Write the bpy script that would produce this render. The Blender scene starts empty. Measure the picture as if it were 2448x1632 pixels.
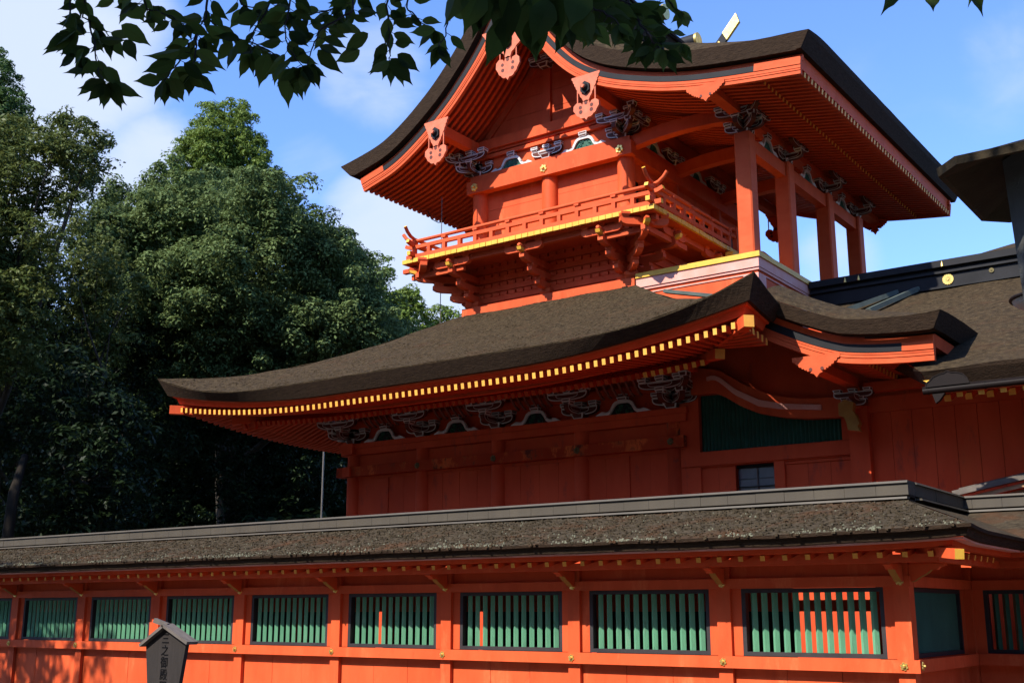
import bpy, math, random
import numpy as np
from mathutils import Vector, Matrix, Euler
random.seed(7); rng = np.random.default_rng(11)
sc = bpy.context.scene
COL = sc.collection
R = math.radians

# ------------------------------------------------------------ camera, world, sun, exposure
cam_d = bpy.data.cameras.new('camera'); cam = bpy.data.objects.new('camera', cam_d); COL.objects.link(cam)
cam.location = (0, 0, 1.6); cam.rotation_euler = (R(90 + 13.17), 0, R(35.66))
cam_d.sensor_width = 36; cam_d.lens = 40.72; cam_d.clip_start = 0.05; cam_d.clip_end = 3000
sc.camera = cam
SUN = Vector((0.2, 1.0, -0.98)).normalized()            # direction the light travels
ELEV = math.asin(-SUN.z); ROT = math.atan2(-SUN.x, -SUN.y)
sl = bpy.data.lights.new('sun', 'SUN'); so = bpy.data.objects.new('sun', sl); COL.objects.link(so)
sl.energy = 5.0; sl.angle = R(0.53); sl.color = (1.0, 0.93, 0.82)
so.rotation_euler = SUN.to_track_quat('-Z', 'Y').to_euler(); so.location = (-30, -30, 40)
CLOUDS = [((-0.787, 0.450, 0.423), 0.9914, 0.9994, 0.62),
          ((-0.859, 0.375, 0.350), 0.9703, 0.9986, 0.60),
          ((-0.762, 0.547, 0.348), 0.9976, 0.9999, 0.50),
          ((-0.638, 0.700, 0.321), 0.9968, 0.9998, 0.58),
          ((-0.618, 0.735, 0.279), 0.9969, 0.9998, 0.55),
          ((-0.671, 0.648, 0.359), 0.9984, 1.0000, 0.30),
          ((-0.615, 0.654, 0.441), 0.9976, 0.9998, 0.42),
          ((-0.162, 0.891, 0.424), 0.9986, 1.0000, 0.16),
          ((-0.316, 0.907, 0.280), 0.9986, 1.0000, 0.40),
          ((-0.743, 0.490, 0.457), 0.9976, 0.9998, 0.45),
          ((-0.481, 0.861, -0.165), 0.9063, 0.9962, 0.40)]
world = bpy.data.worlds.new('World'); sc.world = world; world.use_nodes = True
def build_world():
    nt = world.node_tree; N = nt.nodes; L = nt.links; N.clear()
    out = N.new('ShaderNodeOutputWorld'); bg = N.new('ShaderNodeBackground')
    sky = N.new('ShaderNodeTexSky'); sky.sky_type = 'NISHITA'; sky.sun_disc = False
    sky.sun_elevation = ELEV; sky.sun_rotation = ROT % (2 * math.pi)
    sky.air_density = 1.0; sky.dust_density = 0.6; sky.ozone_density = 2.2
    tc = N.new('ShaderNodeTexCoord')
    mp = N.new('ShaderNodeMapping'); mp.inputs['Scale'].default_value = (1.0, 1.0, 1.9)
    mp.inputs['Location'].default_value = (0.35, 0.1, 0.0)
    L.new(tc.outputs['Generated'], mp.inputs['Vector'])
    n1 = N.new('ShaderNodeTexNoise'); n1.inputs['Scale'].default_value = 2.3; n1.inputs['Detail'].default_value = 6
    n1.inputs['Roughness'].default_value = 0.5; n1.inputs['Distortion'].default_value = 0.35
    L.new(mp.outputs[0], n1.inputs['Vector'])
    # cloud banks of the day: centre direction, inner and outer reach (cosine), weight; broken up by noise
    nz = N.new('ShaderNodeTexNoise'); nz.inputs['Scale'].default_value = 7.0; nz.inputs['Detail'].default_value = 8; nz.inputs['Roughness'].default_value = 0.55
    nz.inputs['Distortion'].default_value = 0.6; L.new(mp.outputs[0], nz.inputs['Vector'])
    acc = None
    for (dx, dy, dz), c0, c1, w in CLOUDS:
        v = Vector((dx, dy, dz)).normalized()
        dp = N.new('ShaderNodeVectorMath'); dp.operation = 'DOT_PRODUCT'; dp.inputs[1].default_value = v; L.new(tc.outputs['Generated'], dp.inputs[0])
        r_ = N.new('ShaderNodeMapRange'); r_.interpolation_type = 'SMOOTHSTEP'; r_.inputs['From Min'].default_value = c0; r_.inputs['From Max'].default_value = c1
        r_.inputs['To Max'].default_value = w; L.new(dp.outputs['Value'], r_.inputs['Value'])
        if acc is None: acc = r_.outputs[0]
        else:
            ad = N.new('ShaderNodeMath'); ad.operation = 'MAXIMUM'; L.new(acc, ad.inputs[0]); L.new(r_.outputs[0], ad.inputs[1]); acc = ad.outputs[0]
    a1 = N.new('ShaderNodeMath'); a1.operation = 'MULTIPLY_ADD'; a1.inputs[1].default_value = 0.85; L.new(n1.outputs['Fac'], a1.inputs[0]); L.new(acc, a1.inputs[2])
    a2 = N.new('ShaderNodeMath'); a2.operation = 'MULTIPLY_ADD'; a2.inputs[1].default_value = 0.65; L.new(nz.outputs['Fac'], a2.inputs[0]); L.new(a1.outputs[0], a2.inputs[2])
    cr = N.new('ShaderNodeMapRange'); cr.interpolation_type = 'SMOOTHSTEP'
    cr.inputs['From Min'].default_value = 0.84; cr.inputs['From Max'].default_value = 1.36; cr.inputs['To Max'].default_value = 0.88
    L.new(a2.outputs[0], cr.inputs['Value'])
    tint = N.new('ShaderNodeMixRGB'); tint.blend_type = 'MULTIPLY'; tint.inputs[0].default_value = 1.0
    tint.inputs[2].default_value = (1.3, 1.62, 2.3, 1); L.new(sky.outputs[0], tint.inputs[1])
    mx = N.new('ShaderNodeMixRGB'); mx.inputs[2].default_value = (5.2, 5.9, 7.3, 1)
    L.new(cr.outputs[0], mx.inputs[0]); L.new(tint.outputs[0], mx.inputs[1])
    L.new(mx.outputs[0], bg.inputs['Color']); bg.inputs['Strength'].default_value = 0.082
    L.new(bg.outputs[0], out.inputs['Surface'])
build_world()
sc.view_settings.view_transform = 'Standard'; sc.view_settings.look = 'None'
sc.view_settings.exposure = 0.88; sc.view_settings.gamma = 1.0
sc.cycles.max_bounces = 6; sc.cycles.diffuse_bounces = 4; sc.cycles.transparent_max_bounces = 8

# ------------------------------------------------------------ materials
def srgb(r, g, b):
    f = lambda c: (c / 255 / 12.92) if c / 255 <= 0.04045 else ((c / 255 + 0.055) / 1.055) ** 2.4
    return (f(r), f(g), f(b))
def mat(name, col, col2=None, rough=0.6, scale=3.0, stretch=(1, 1, 1), amount=1.0, bump=0.1, bscale=40.0, bstretch=(1, 1, 1),
        metal=0.0, dirt=None, dirt_scale=1.5, dirt_cut=(0.58, 0.72), spec=0.3, detail=5, bdist=0.01, obj_var=0.0, dirt2=None,
        dirt2_scale=6.0, dirt2_cut=(0.6, 0.68)):
    m = bpy.data.materials.new(name); m.use_nodes = True
    nt = m.node_tree; N = nt.nodes; L = nt.links; b = N['Principled BSDF']
    geo = N.new('ShaderNodeNewGeometry')
    def noise(s, st, d=detail, ro=0.6):
        mp = N.new('ShaderNodeMapping'); mp.inputs['Scale'].default_value = st; L.new(geo.outputs['Position'], mp.inputs['Vector'])
        n = N.new('ShaderNodeTexNoise'); n.inputs['Scale'].default_value = s; n.inputs['Detail'].default_value = d
        n.inputs['Roughness'].default_value = ro; L.new(mp.outputs[0], n.inputs['Vector']); return n
    col2 = col2 or tuple(c * 0.75 for c in col)
    n = noise(scale, stretch)
    mr = N.new('ShaderNodeMapRange'); mr.inputs['From Min'].default_value = 0.3; mr.inputs['From Max'].default_value = 0.7
    mr.inputs['To Max'].default_value = amount; L.new(n.outputs['Fac'], mr.inputs['Value'])
    mx = N.new('ShaderNodeMixRGB'); mx.inputs[1].default_value = (*col, 1); mx.inputs[2].default_value = (*col2, 1)
    L.new(mr.outputs[0], mx.inputs[0]); cur = mx.outputs[0]
    for dc, ds, cut in ((dirt, dirt_scale, dirt_cut), (dirt2, dirt2_scale, dirt2_cut)):
        if dc is None: continue
        dn = noise(ds, stretch, 8, 0.7); dr = N.new('ShaderNodeMapRange')
        dr.inputs['From Min'].default_value = cut[0]; dr.inputs['From Max'].default_value = cut[1]
        L.new(dn.outputs['Fac'], dr.inputs['Value'])
        m2 = N.new('ShaderNodeMixRGB'); m2.inputs[2].default_value = (*dc, 1)
        L.new(dr.outputs[0], m2.inputs[0]); L.new(cur, m2.inputs[1]); cur = m2.outputs[0]
    if obj_var:
        oi = N.new('ShaderNodeObjectInfo'); hv = N.new('ShaderNodeHueSaturation')
        vr = N.new('ShaderNodeMapRange'); vr.inputs['To Min'].default_value = 1 - obj_var; vr.inputs['To Max'].default_value = 1 + obj_var
        L.new(oi.outputs['Random'], vr.inputs['Value']); L.new(vr.outputs[0], hv.inputs['Value']); L.new(cur, hv.inputs['Color']); cur = hv.outputs[0]
    L.new(cur, b.inputs['Base Color'])
    b.inputs['Roughness'].default_value = rough; b.inputs['Metallic'].default_value = metal
    b.inputs['Specular IOR Level'].default_value = spec
    if bump:
        bn = noise(bscale, bstretch, 6, 0.65); bp = N.new('ShaderNodeBump'); bp.inputs['Strength'].default_value = bump
        bp.inputs['Distance'].default_value = bdist; L.new(bn.outputs['Fac'], bp.inputs['Height']); L.new(bp.outputs[0], b.inputs['Normal'])
    return m
M = {}
M['red'] = mat('vermilion_paint', (0.60, 0.094, 0.030), (0.49, 0.066, 0.019), scale=2.6, stretch=(1, 1, .3), bump=0.35, bscale=18, bstretch=(1, 1, .18), rough=0.6, spec=.12, obj_var=0.09,
               dirt=(0.36, 0.052, 0.018), dirt_scale=3.0, dirt_cut=(0.56, 0.85), dirt2=(0.66, 0.15, 0.055), dirt2_scale=1.7, dirt2_cut=(0.57, 0.72))
M['red_worn'] = mat('worn_vermilion_paint', (0.60, 0.080, 0.026), (0.47, 0.054, 0.017), scale=1.8, stretch=(1, 1, .35), bump=0.3, bscale=16, bstretch=(1, 1, .2), rough=0.7, spec=.10, obj_var=0.05,
                    dirt=(0.528, 0.08, 0.0224), dirt_scale=1.9, dirt_cut=(0.56, 0.7), dirt2=(0.16, 0.04, 0.028), dirt2_scale=3.1, dirt2_cut=(0.58, 0.75))
M['red_peel'] = mat('peeling_vermilion_paint', (0.42, 0.052, 0.016), (0.32, 0.034, 0.011), scale=1.8, stretch=(1, 1, .6), bump=0.5, bscale=22, bdist=.006, rough=0.75, spec=.08,
               dirt=(0.66, 0.135, 0.036), dirt_scale=1.3, dirt_cut=(0.50, 0.56), dirt2=(0.13, 0.032, 0.020), dirt2_scale=2.6, dirt2_cut=(0.55, 0.62))
M['red_flat'] = mat('vermilion_rafter_paint', (0.54, 0.076, 0.022), (0.44, 0.056, 0.016), scale=5, bump=0.1, rough=0.65, spec=.1)
M['pink'] = mat('faded_vermilion_paint', (0.544, 0.0944, 0.032), (0.48, 0.068, 0.0208), scale=2.5, stretch=(1, 1, 2), bump=0.15, bscale=20, rough=0.65, spec=.12, obj_var=0.05)
M['pale'] = mat('pale_faded_carving_paint', (0.56, 0.150, 0.078), (0.50, 0.105, 0.048), scale=6, bump=0.1, rough=0.65)
M['pinkwhite'] = mat('chalky_pink_paint', (0.64, 0.336, 0.288), (0.608, 0.24, 0.176), scale=2.0, bump=0.15, bscale=20, rough=0.7)
M['gold'] = mat('yellow_ochre_paint', (0.688, 0.4, 0.048), (0.624, 0.32, 0.032), scale=4, bump=0.1, rough=0.5, dirt=(0.36, 0.216, 0.048), dirt_scale=5, dirt_cut=(0.6, 0.72))
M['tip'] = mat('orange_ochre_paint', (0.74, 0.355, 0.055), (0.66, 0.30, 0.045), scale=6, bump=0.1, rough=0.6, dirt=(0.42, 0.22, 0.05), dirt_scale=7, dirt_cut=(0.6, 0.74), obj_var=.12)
M['shaded_pink'] = mat('shaded_pink_paint', (0.26, 0.10, 0.075), (0.18, 0.06, 0.042), scale=6, bump=0.1, rough=0.8, spec=.08)  # chalky pink darkened in colour for ribs in the eave shade
M['shaded_ochre'] = mat('shaded_ochre_paint', (0.36, 0.19, 0.045), (0.28, 0.14, 0.035), scale=6, bump=0.1, rough=0.7, spec=.1)  # ochre darkened in colour for arms and nosing in shade
M['goldmetal'] = mat('gilded_metal', (0.76, 0.56, 0.176), (0.6, 0.4, 0.112), rough=0.35, metal=0.85, scale=9, bump=0.1)
M['dullgold'] = mat('tarnished_gilt', (0.16, 0.128, 0.048), (0.104, 0.088, 0.04), rough=0.6, metal=0.3, scale=9, bump=0.1)
M['white'] = mat('white_pigment_paint', (0.592, 0.584, 0.576), (0.464, 0.448, 0.448), scale=5, bump=0.05)
M['shade_red'] = mat('shade_red_paint', (0.068, 0.0144, 0.008), (0.104, 0.0176, 0.008), scale=8, bump=0.05)  # dark red copying how the wall looks in shade
M['ink'] = mat('brush_ink', (0.004, 0.004, 0.005), None, rough=.7, bump=0, spec=.05)
M['black'] = mat('black_lacquer', (0.0085, 0.0085, 0.010), (0.016, 0.016, 0.018), rough=0.6, scale=2, bump=0.1, spec=0.15)
M['frame'] = mat('black_window_frame_paint', (0.0176, 0.016, 0.0192), (0.032, 0.0288, 0.0304), rough=0.6, scale=3, bump=0.15)
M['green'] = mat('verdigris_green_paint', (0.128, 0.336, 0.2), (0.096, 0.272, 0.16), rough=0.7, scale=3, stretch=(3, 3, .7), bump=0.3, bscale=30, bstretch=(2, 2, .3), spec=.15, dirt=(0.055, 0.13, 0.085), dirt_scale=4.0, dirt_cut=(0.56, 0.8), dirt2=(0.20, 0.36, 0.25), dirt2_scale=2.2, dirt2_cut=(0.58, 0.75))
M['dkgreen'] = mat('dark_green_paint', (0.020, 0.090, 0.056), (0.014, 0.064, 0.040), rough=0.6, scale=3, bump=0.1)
M['teal'] = mat('teal_carving_paint', (0.048, 0.176, 0.152), (0.024, 0.096, 0.08), scale=14, bump=0.1, dirt=(0.24, 0.2, 0.08), dirt_scale=20)
M['bark'] = mat('cypress_bark_thatch', (0.058, 0.040, 0.021), (0.019, 0.0135, 0.008), rough=0.95, scale=9, stretch=(1, 1, 1), bump=0.9, bscale=22, bdist=0.03, spec=0.08,
                dirt=(0.095, 0.074, 0.043), dirt_scale=14, dirt_cut=(0.56, 0.72), dirt2=(0.0496, 0.0272, 0.0144), dirt2_scale=1.3, dirt2_cut=(0.55, 0.75))
M['barkmoss'] = mat('lichen_spotted_bark_thatch', (0.070, 0.054, 0.034), (0.023, 0.0175, 0.011), rough=0.95, scale=11, bump=1.0, bscale=26, bdist=0.03, spec=0.08,
                    dirt=(0.076, 0.0336, 0.016), dirt_scale=1.1, dirt_cut=(0.52, 0.72), dirt2=(0.12, 0.112, 0.088), dirt2_scale=9, dirt2_cut=(0.62, 0.70))
M['barkedge'] = mat('layered_bark_edge', (0.045, 0.028, 0.017), (0.018, 0.011, 0.007), rough=0.9, scale=8, stretch=(1, 1, 6), bump=0.8, bscale=20, bstretch=(1, 1, 4), bdist=0.02, spec=0.1,
                    dirt=(0.052, 0.036, 0.0256), dirt_scale=10, dirt_cut=(0.6, 0.75))
M['lichen'] = mat('pale_lichen', (0.17, 0.17, 0.115), (0.09, 0.09, 0.06), rough=0.95, scale=18, bump=0.4, bscale=60)
M['copper'] = mat('weathered_copper_sheet', (0.0624, 0.0504, 0.0344), (0.0432, 0.0352, 0.0248), rough=0.6, scale=2.0, stretch=(1, 1, .3), bump=0.1, spec=0.35,
                  dirt=(0.104, 0.112, 0.1), dirt_scale=1.7, dirt_cut=(0.66, 0.74))
M['verdigris'] = mat('verdigris_copper_sheet', (0.085, 0.105, 0.090), (0.055, 0.066, 0.058), rough=0.7, scale=4, bump=0.1, spec=.15)
M['brownmetal'] = mat('brown_gutter_metal', (0.010, 0.0058, 0.0050), (0.007, 0.0045, 0.004), rough=0.6, scale=4, bump=0.08, spec=0.12)
M['darkwood'] = mat('weathered_dark_board', (0.024, 0.0184, 0.016), (0.0152, 0.012, 0.0104), rough=0.85, scale=6, stretch=(3, 3, .5), bump=0.6, bscale=30, bstretch=(3, 3, .3), bdist=0.006)
M['greywood'] = mat('silvered_wood', (0.128, 0.108, 0.092), (0.08, 0.068, 0.0576), rough=0.85, scale=7, stretch=(1, 3, 1), bump=0.5, bscale=30, bdist=0.005)
M['tanwood'] = mat('tan_timber', (0.336, 0.192, 0.096), (0.224, 0.12, 0.056), rough=0.8, scale=5, bump=0.3, bscale=30)
M['bronze'] = mat('aged_bronze', (0.060, 0.044, 0.024), (0.026, 0.020, 0.012), rough=0.8, scale=3.5, bump=0.7, bscale=35, bdist=0.008, spec=0.1,
                  dirt=(0.096, 0.096, 0.084), dirt_scale=3.5, dirt_cut=(0.62, 0.72))
M['stone'] = mat('grey_stone', (0.096, 0.096, 0.088), (0.064, 0.064, 0.0576), rough=0.9, scale=5, bump=0.5, bscale=50, dirt=(0.16, 0.16, 0.144), dirt_scale=4, dirt_cut=(0.62, .72))
M['pipe'] = mat('galvanised_pipe', (0.12, 0.11, 0.10), None, rough=0.5, metal=0.2, bump=0)
M['glass'] = mat('dusty_window_pane', (0.08, 0.076, 0.088), (0.056, 0.0528, 0.064), rough=0.25, scale=5, bump=0.05, spec=0.5)
M['gravel'] = mat('pale_gravel', (0.104, 0.092, 0.076), (0.072, 0.064, 0.0544), rough=0.95, scale=0.8, bump=0.8, bscale=18, bdist=0.05)
M['soil'] = mat('forest_floor', (0.048, 0.04, 0.024), (0.024, 0.024, 0.0144), rough=0.95, scale=0.5, bump=0.6, bscale=5)
M['trunk'] = mat('tree_bark', (0.068, 0.056, 0.0416), (0.036, 0.0288, 0.0224), rough=0.95, scale=5, stretch=(1, 1, .3), bump=0.8, bscale=14, bstretch=(1, 1, .3), bdist=0.04)
M['trunk_dim'] = mat('shaded_tree_bark', (0.028, 0.023, 0.018), (0.014, 0.012, 0.009), rough=0.95, scale=5, stretch=(1, 1, .3), bump=0.8, bscale=14, bstretch=(1, 1, .3), bdist=0.04, spec=.05)  # tree bark with forest shade put into its colour
M['twig'] = mat('cherry_twig_bark', (0.036, 0.024, 0.0224), (0.024, 0.016, 0.0144), rough=0.8, scale=30, bump=0.3, bscale=120, bdist=.002)
def leafmat(name, c1, c2, trans=0.25, rough=0.5, spec=0.35):
    m = bpy.data.materials.new(name); m.use_nodes = True; nt = m.node_tree; N = nt.nodes; L = nt.links
    b = N['Principled BSDF']; out = N['Material Output']
    g = N.new('ShaderNodeNewGeometry'); mx = N.new('ShaderNodeMixRGB')
    mx.inputs[1].default_value = (*c1, 1); mx.inputs[2].default_value = (*c2, 1); L.new(g.outputs['Random Per Island'], mx.inputs[0])
    L.new(mx.outputs[0], b.inputs['Base Color']); b.inputs['Roughness'].default_value = rough; b.inputs['Specular IOR Level'].default_value = spec
    t = N.new('ShaderNodeBsdfTranslucent'); hs = N.new('ShaderNodeHueSaturation'); hs.inputs['Value'].default_value = 1.3; hs.inputs['Hue'].default_value = 0.485
    L.new(mx.outputs[0], hs.inputs['Color']); L.new(hs.outputs[0], t.inputs['Color'])
    ms = N.new('ShaderNodeMixShader'); ms.inputs[0].default_value = trans
    L.new(b.outputs[0], ms.inputs[1]); L.new(t.outputs[0], ms.inputs[2]); L.new(ms.outputs[0], out.inputs['Surface'])
    return m
M['leaf_camphor'] = leafmat('camphor_leaf', (0.058, 0.098, 0.030), (0.135, 0.180, 0.062), rough=0.65, spec=0.12)
M['leaf_olive'] = leafmat('olive_green_leaf', (0.042, 0.070, 0.016), (0.110, 0.130, 0.034), spec=0.15)
M['leaf_dark'] = leafmat('shade_dark_leaf', (0.007, 0.016, 0.005), (0.018, 0.032, 0.010), spec=0.12)  # leaf green darkened to imitate deep forest shade
M['leaf_conifer'] = leafmat('light_conifer_needle', (0.075, 0.125, 0.018), (0.135, 0.190, 0.032), rough=0.6, spec=0.2)
M['leaf_cedar'] = leafmat('cedar_needle', (0.030, 0.070, 0.016), (0.062, 0.108, 0.026), rough=0.6, spec=0.15)
M['leaf_cherry'] = leafmat('cherry_leaf', (0.016, 0.032, 0.006), (0.075, 0.125, 0.022), trans=0.5, rough=0.55, spec=0.15)

# ------------------------------------------------------------ mesh helpers
class MB:
    def __init__(s): s.v = []; s.f = []; s.m = []; s.s = []
    def add(s, vs, fs, mi=0, sm=False):
        o = len(s.v); s.v += [tuple(p) for p in vs]
        for f in fs: s.f.append([i + o for i in f]); s.m.append(mi); s.s.append(sm)
    def box(s, x0, x1, y0, y1, z0, z1, mi=0):
        s.add([(x0, y0, z0), (x1, y0, z0), (x1, y1, z0), (x0, y1, z0), (x0, y0, z1), (x1, y0, z1), (x1, y1, z1), (x0, y1, z1)],
              [(0, 3, 2, 1), (4, 5, 6, 7), (0, 1, 5, 4), (1, 2, 6, 5), (2, 3, 7, 6), (3, 0, 4, 7)], mi)
    def beam(s, p0, p1, w, h, mi=0, up=(0, 0, 1), m0=None, m1=None):
        p0, p1 = Vector(p0), Vector(p1); d = (p1 - p0).normalized(); sd = d.cross(Vector(up)).normalized(); u = sd.cross(d)
        a = sd * w / 2; b = u * h / 2
        vs = [p0 - a - b, p0 + a - b, p0 + a + b, p0 - a + b, p1 - a - b, p1 + a - b, p1 + a + b, p1 - a + b]
        s.add(vs, [(0, 1, 5, 4), (1, 2, 6, 5), (2, 3, 7, 6), (3, 0, 4, 7)], mi)
        s.add(vs[:4], [(3, 2, 1, 0)], mi if m0 is None else m0); s.add(vs[4:], [(0, 1, 2, 3)], mi if m1 is None else m1)
    def polybeam(s, pts, w, h, mi=0, side=(0, 1, 0), m0=None, m1=None, up_off=0.0):
        # bent rectangular bar through pts lying in a plane whose normal is side
        sd = Vector(side).normalized(); P = [Vector(p) for p in pts]; rows = []
        for i, p in enumerate(P):
            d = (P[min(i + 1, len(P) - 1)] - P[max(i - 1, 0)]).normalized(); u = d.cross(sd).normalized()
            if u.z < 0: u = -u
            c = p + u * up_off
            rows.append([c - sd * w / 2 - u * h / 2, c + sd * w / 2 - u * h / 2, c + sd * w / 2 + u * h / 2, c - sd * w / 2 + u * h / 2])
        vs = [q for r in rows for q in r]; fs = []
        for i in range(len(rows) - 1):
            for k in range(4): a = i * 4 + k; b = i * 4 + (k + 1) % 4; fs.append((a, b, b + 4, a + 4))
        s.add(vs, fs, mi); s.add(rows[0], [(3, 2, 1, 0)], mi if m0 is None else m0); s.add(rows[-1], [(0, 1, 2, 3)], mi if m1 is None else m1)
    def prism(s, poly, ext, mi=0, mside=None):
        n = len(poly); e = Vector(ext); a = [Vector(p) for p in poly]; b = [p + e for p in a]
        s.add(a + b, [tuple(range(n))[::-1], tuple(range(n, 2 * n))], mi)
        s.add(a + b, [(i, (i + 1) % n, n + (i + 1) % n, n + i) for i in range(n)], mi if mside is None else mside)
    def tube(s, pts, r, seg=8, mi=0, caps=True, sm=True, mcap=None):
        P = [Vector(p) for p in pts]; rs = r if isinstance(r, (list, tuple)) else [r] * len(P); rows = []
        for i, p in enumerate(P):
            d = (P[min(i + 1, len(P) - 1)] - P[max(i - 1, 0)]).normalized()
            a = d.cross(Vector((0, 0, 1)) if abs(d.z) < .9 else Vector((1, 0, 0))).normalized(); b = d.cross(a)
            rows.append([p + (a * math.cos(t) + b * math.sin(t)) * rs[i] for t in [2 * math.pi * k / seg for k in range(seg)]])
        vs = [q for w in rows for q in w]
        s.add(vs, [(i * seg + k, i * seg + (k + 1) % seg, (i + 1) * seg + (k + 1) % seg, (i + 1) * seg + k) for i in range(len(P) - 1) for k in range(seg)], mi, sm)
        if caps:
            s.add(rows[0], [tuple(range(seg))[::-1]], mi if mcap is None else mcap); s.add(rows[-1], [tuple(range(seg))], mi if mcap is None else mcap)
    def grid(s, rows, mi=0, sm=True, flip=False):
        n = len(rows[0]); vs = [q for w in rows for q in w]
        fs = [(i * n + k, i * n + k + 1, (i + 1) * n + k + 1, (i + 1) * n + k) for i in range(len(rows) - 1) for k in range(n - 1)]
        if flip: fs = [f[::-1] for f in fs]
        s.add(vs, fs, mi, sm)
    def outlined(s, poly, nrm, depth, inset, mi_in, mi_out, both=True):
        # flat polygon slab: front faces have a border ring of mi_out round a centre of mi_in; sides mi_in
        P = [Vector(p) for p in poly]; n = Vector(nrm).normalized(); k = len(P)
        area = Vector((0, 0, 0))
        for i in range(k): area += P[i].cross(P[(i + 1) % k])
        if area.dot(n) < 0: P = P[::-1]
        ins = []
        for i in range(k):
            e0 = (P[i] - P[i - 1]).normalized(); e1 = (P[(i + 1) % k] - P[i]).normalized()
            n0 = n.cross(e0); n1 = n.cross(e1); bb = (n0 + n1); L = bb.length
            bb = bb / L if L > 1e-6 else n0
            ins.append(P[i] + bb * (inset / max(0.5, bb.dot(n0))))
        for sgn, sh in ((1, 0.0), (-1, -depth)) if both else ((1, 0.0),):
            off = n * sh; a = [p + off for p in P]; b = [p + off for p in ins]
            fs = [(i, (i + 1) % k, k + (i + 1) % k, k + i) for i in range(k)]; fc = [tuple(range(k))]
            if sgn < 0: fs = [f[::-1] for f in fs]; fc = [fc[0][::-1]]
            s.add(a + b, fs, mi_out); s.add(b, fc, mi_in)
        a = P; b = [p - n * depth for p in P]
        s.add(a + b, [(i, k + i, k + (i + 1) % k, (i + 1) % k) for i in range(k)], mi_in)
    def obox(s, x0, x1, y0, y1, z0, z1, ins=0.02, mi_in=1, mi_out=0, taper=0.0):
        # box whose faces carry a white border; taper narrows the bottom
        t = taper
        lo = [(x0 + t, y0 + t, z0), (x1 - t, y0 + t, z0), (x1 - t, y1 - t, z0), (x0 + t, y1 - t, z0)]; hi = [(x0, y0, z1), (x1, y0, z1), (x1, y1, z1), (x0, y1, z1)]
        V = [Vector(p) for p in lo + hi]
        for f in ((0, 3, 2, 1), (4, 5, 6, 7), (0, 1, 5, 4), (1, 2, 6, 5), (2, 3, 7, 6), (3, 0, 4, 7)):
            q = [V[i] for i in f]; w = (q[1] - q[0]).length; h = (q[3] - q[0]).length; a = min(ins / w, .4); b = min(ins / h, .4)
            bl = lambda u, v: q[0] * (1 - u) * (1 - v) + q[1] * u * (1 - v) + q[2] * u * v + q[3] * (1 - u) * v
            inn = [bl(a, b), bl(1 - a, b), bl(1 - a, 1 - b), bl(a, 1 - b)]
            s.add(q + inn, [(0, 1, 5, 4), (1, 2, 6, 5), (2, 3, 7, 6), (3, 0, 4, 7)], mi_out); s.add(inn, [(0, 1, 2, 3)], mi_in)
    def xform(s, mt):
        s.v = [tuple(mt @ Vector(p)) for p in s.v]; return s
    def build(s, name, mats, parent=None, loc=None):
        me = bpy.data.meshes.new(name); me.from_pydata(s.v, [], s.f)
        mats = mats if isinstance(mats, (list, tuple)) else [mats]
        for k in mats: me.materials.append(M[k])
        me.polygons.foreach_set('material_index', s.m); me.polygons.foreach_set('use_smooth', s.s); me.update()
        return link(name, me, parent, loc)
def build_pieces(mb, name, mats, parent, gap=1e-4):
    # one object for every separate piece (touching boxes are kept together by a small gap test)
    n = len(mb.v); par = list(range(n))
    def find(a):
        while par[a] != a: par[a] = par[par[a]]; a = par[a]
        return a
    for f in mb.f:
        for i in f[1:]: par[find(i)] = find(f[0])
    comps = {}
    for i in range(n): comps.setdefault(find(i), []).append(i)
    boxes = []
    for ids in comps.values():
        A = np.array([mb.v[i] for i in ids]); boxes.append([A.min(0) - gap, A.max(0) + gap, ids])
    merged = True
    while merged:
        merged = False
        for a in range(len(boxes)):
            for b in range(a + 1, len(boxes)):
                if np.all(boxes[a][0] <= boxes[b][1]) and np.all(boxes[b][0] <= boxes[a][1]):
                    boxes[a] = [np.minimum(boxes[a][0], boxes[b][0]), np.maximum(boxes[a][1], boxes[b][1]), boxes[a][2] + boxes[b][2]]; boxes.pop(b); merged = True; break
            if merged: break
    out = []
    for lo, hi, ids in boxes:
        st = {j: k for k, j in enumerate(ids)}; m = MB(); m.v = [mb.v[i] for i in ids]
        for f, mi, sm in zip(mb.f, mb.m, mb.s):
            if f[0] in st: m.f.append([st[i] for i in f]); m.m.append(mi); m.s.append(sm)
        out.append(m.build(name, mats, parent))
    return out
def link(name, me, parent=None, loc=None):
    o = bpy.data.objects.new(name, me); COL.objects.link(o)
    if parent is not None: o.parent = parent
    w = Vector(loc) if loc is not None else Vector((0, 0, 0))
    if parent is not None:
        p = parent; off = Vector((0, 0, 0))
        while p is not None: off += p.location; p = p.parent
        w = w - off
    o.location = w; return o
def thing(name, label, cat, loc, group=None):
    o = bpy.data.objects.new(name, None); COL.objects.link(o); o.location = loc; o.empty_display_size = .3
    o['label'] = label; o['category'] = cat
    if group: o['group'] = group
    return o
def tag(o, label, cat, group=None):
    o['label'] = label; o['category'] = cat
    if group: o['group'] = group
    return o
def copy_part(o, parent, loc):
    c = o.copy(); COL.objects.link(c); c.parent = parent
    off = Vector((0, 0, 0)); p = parent
    while p is not None: off += p.location; p = p.parent
    c.location = Vector(loc) - off; return c
def interp(xs, ys, x): return float(np.interp(x, xs, ys))
def lerp(a, b, t): return a + (b - a) * t
def clamp(x, a=0., b=1.): return max(a, min(b, x))
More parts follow.
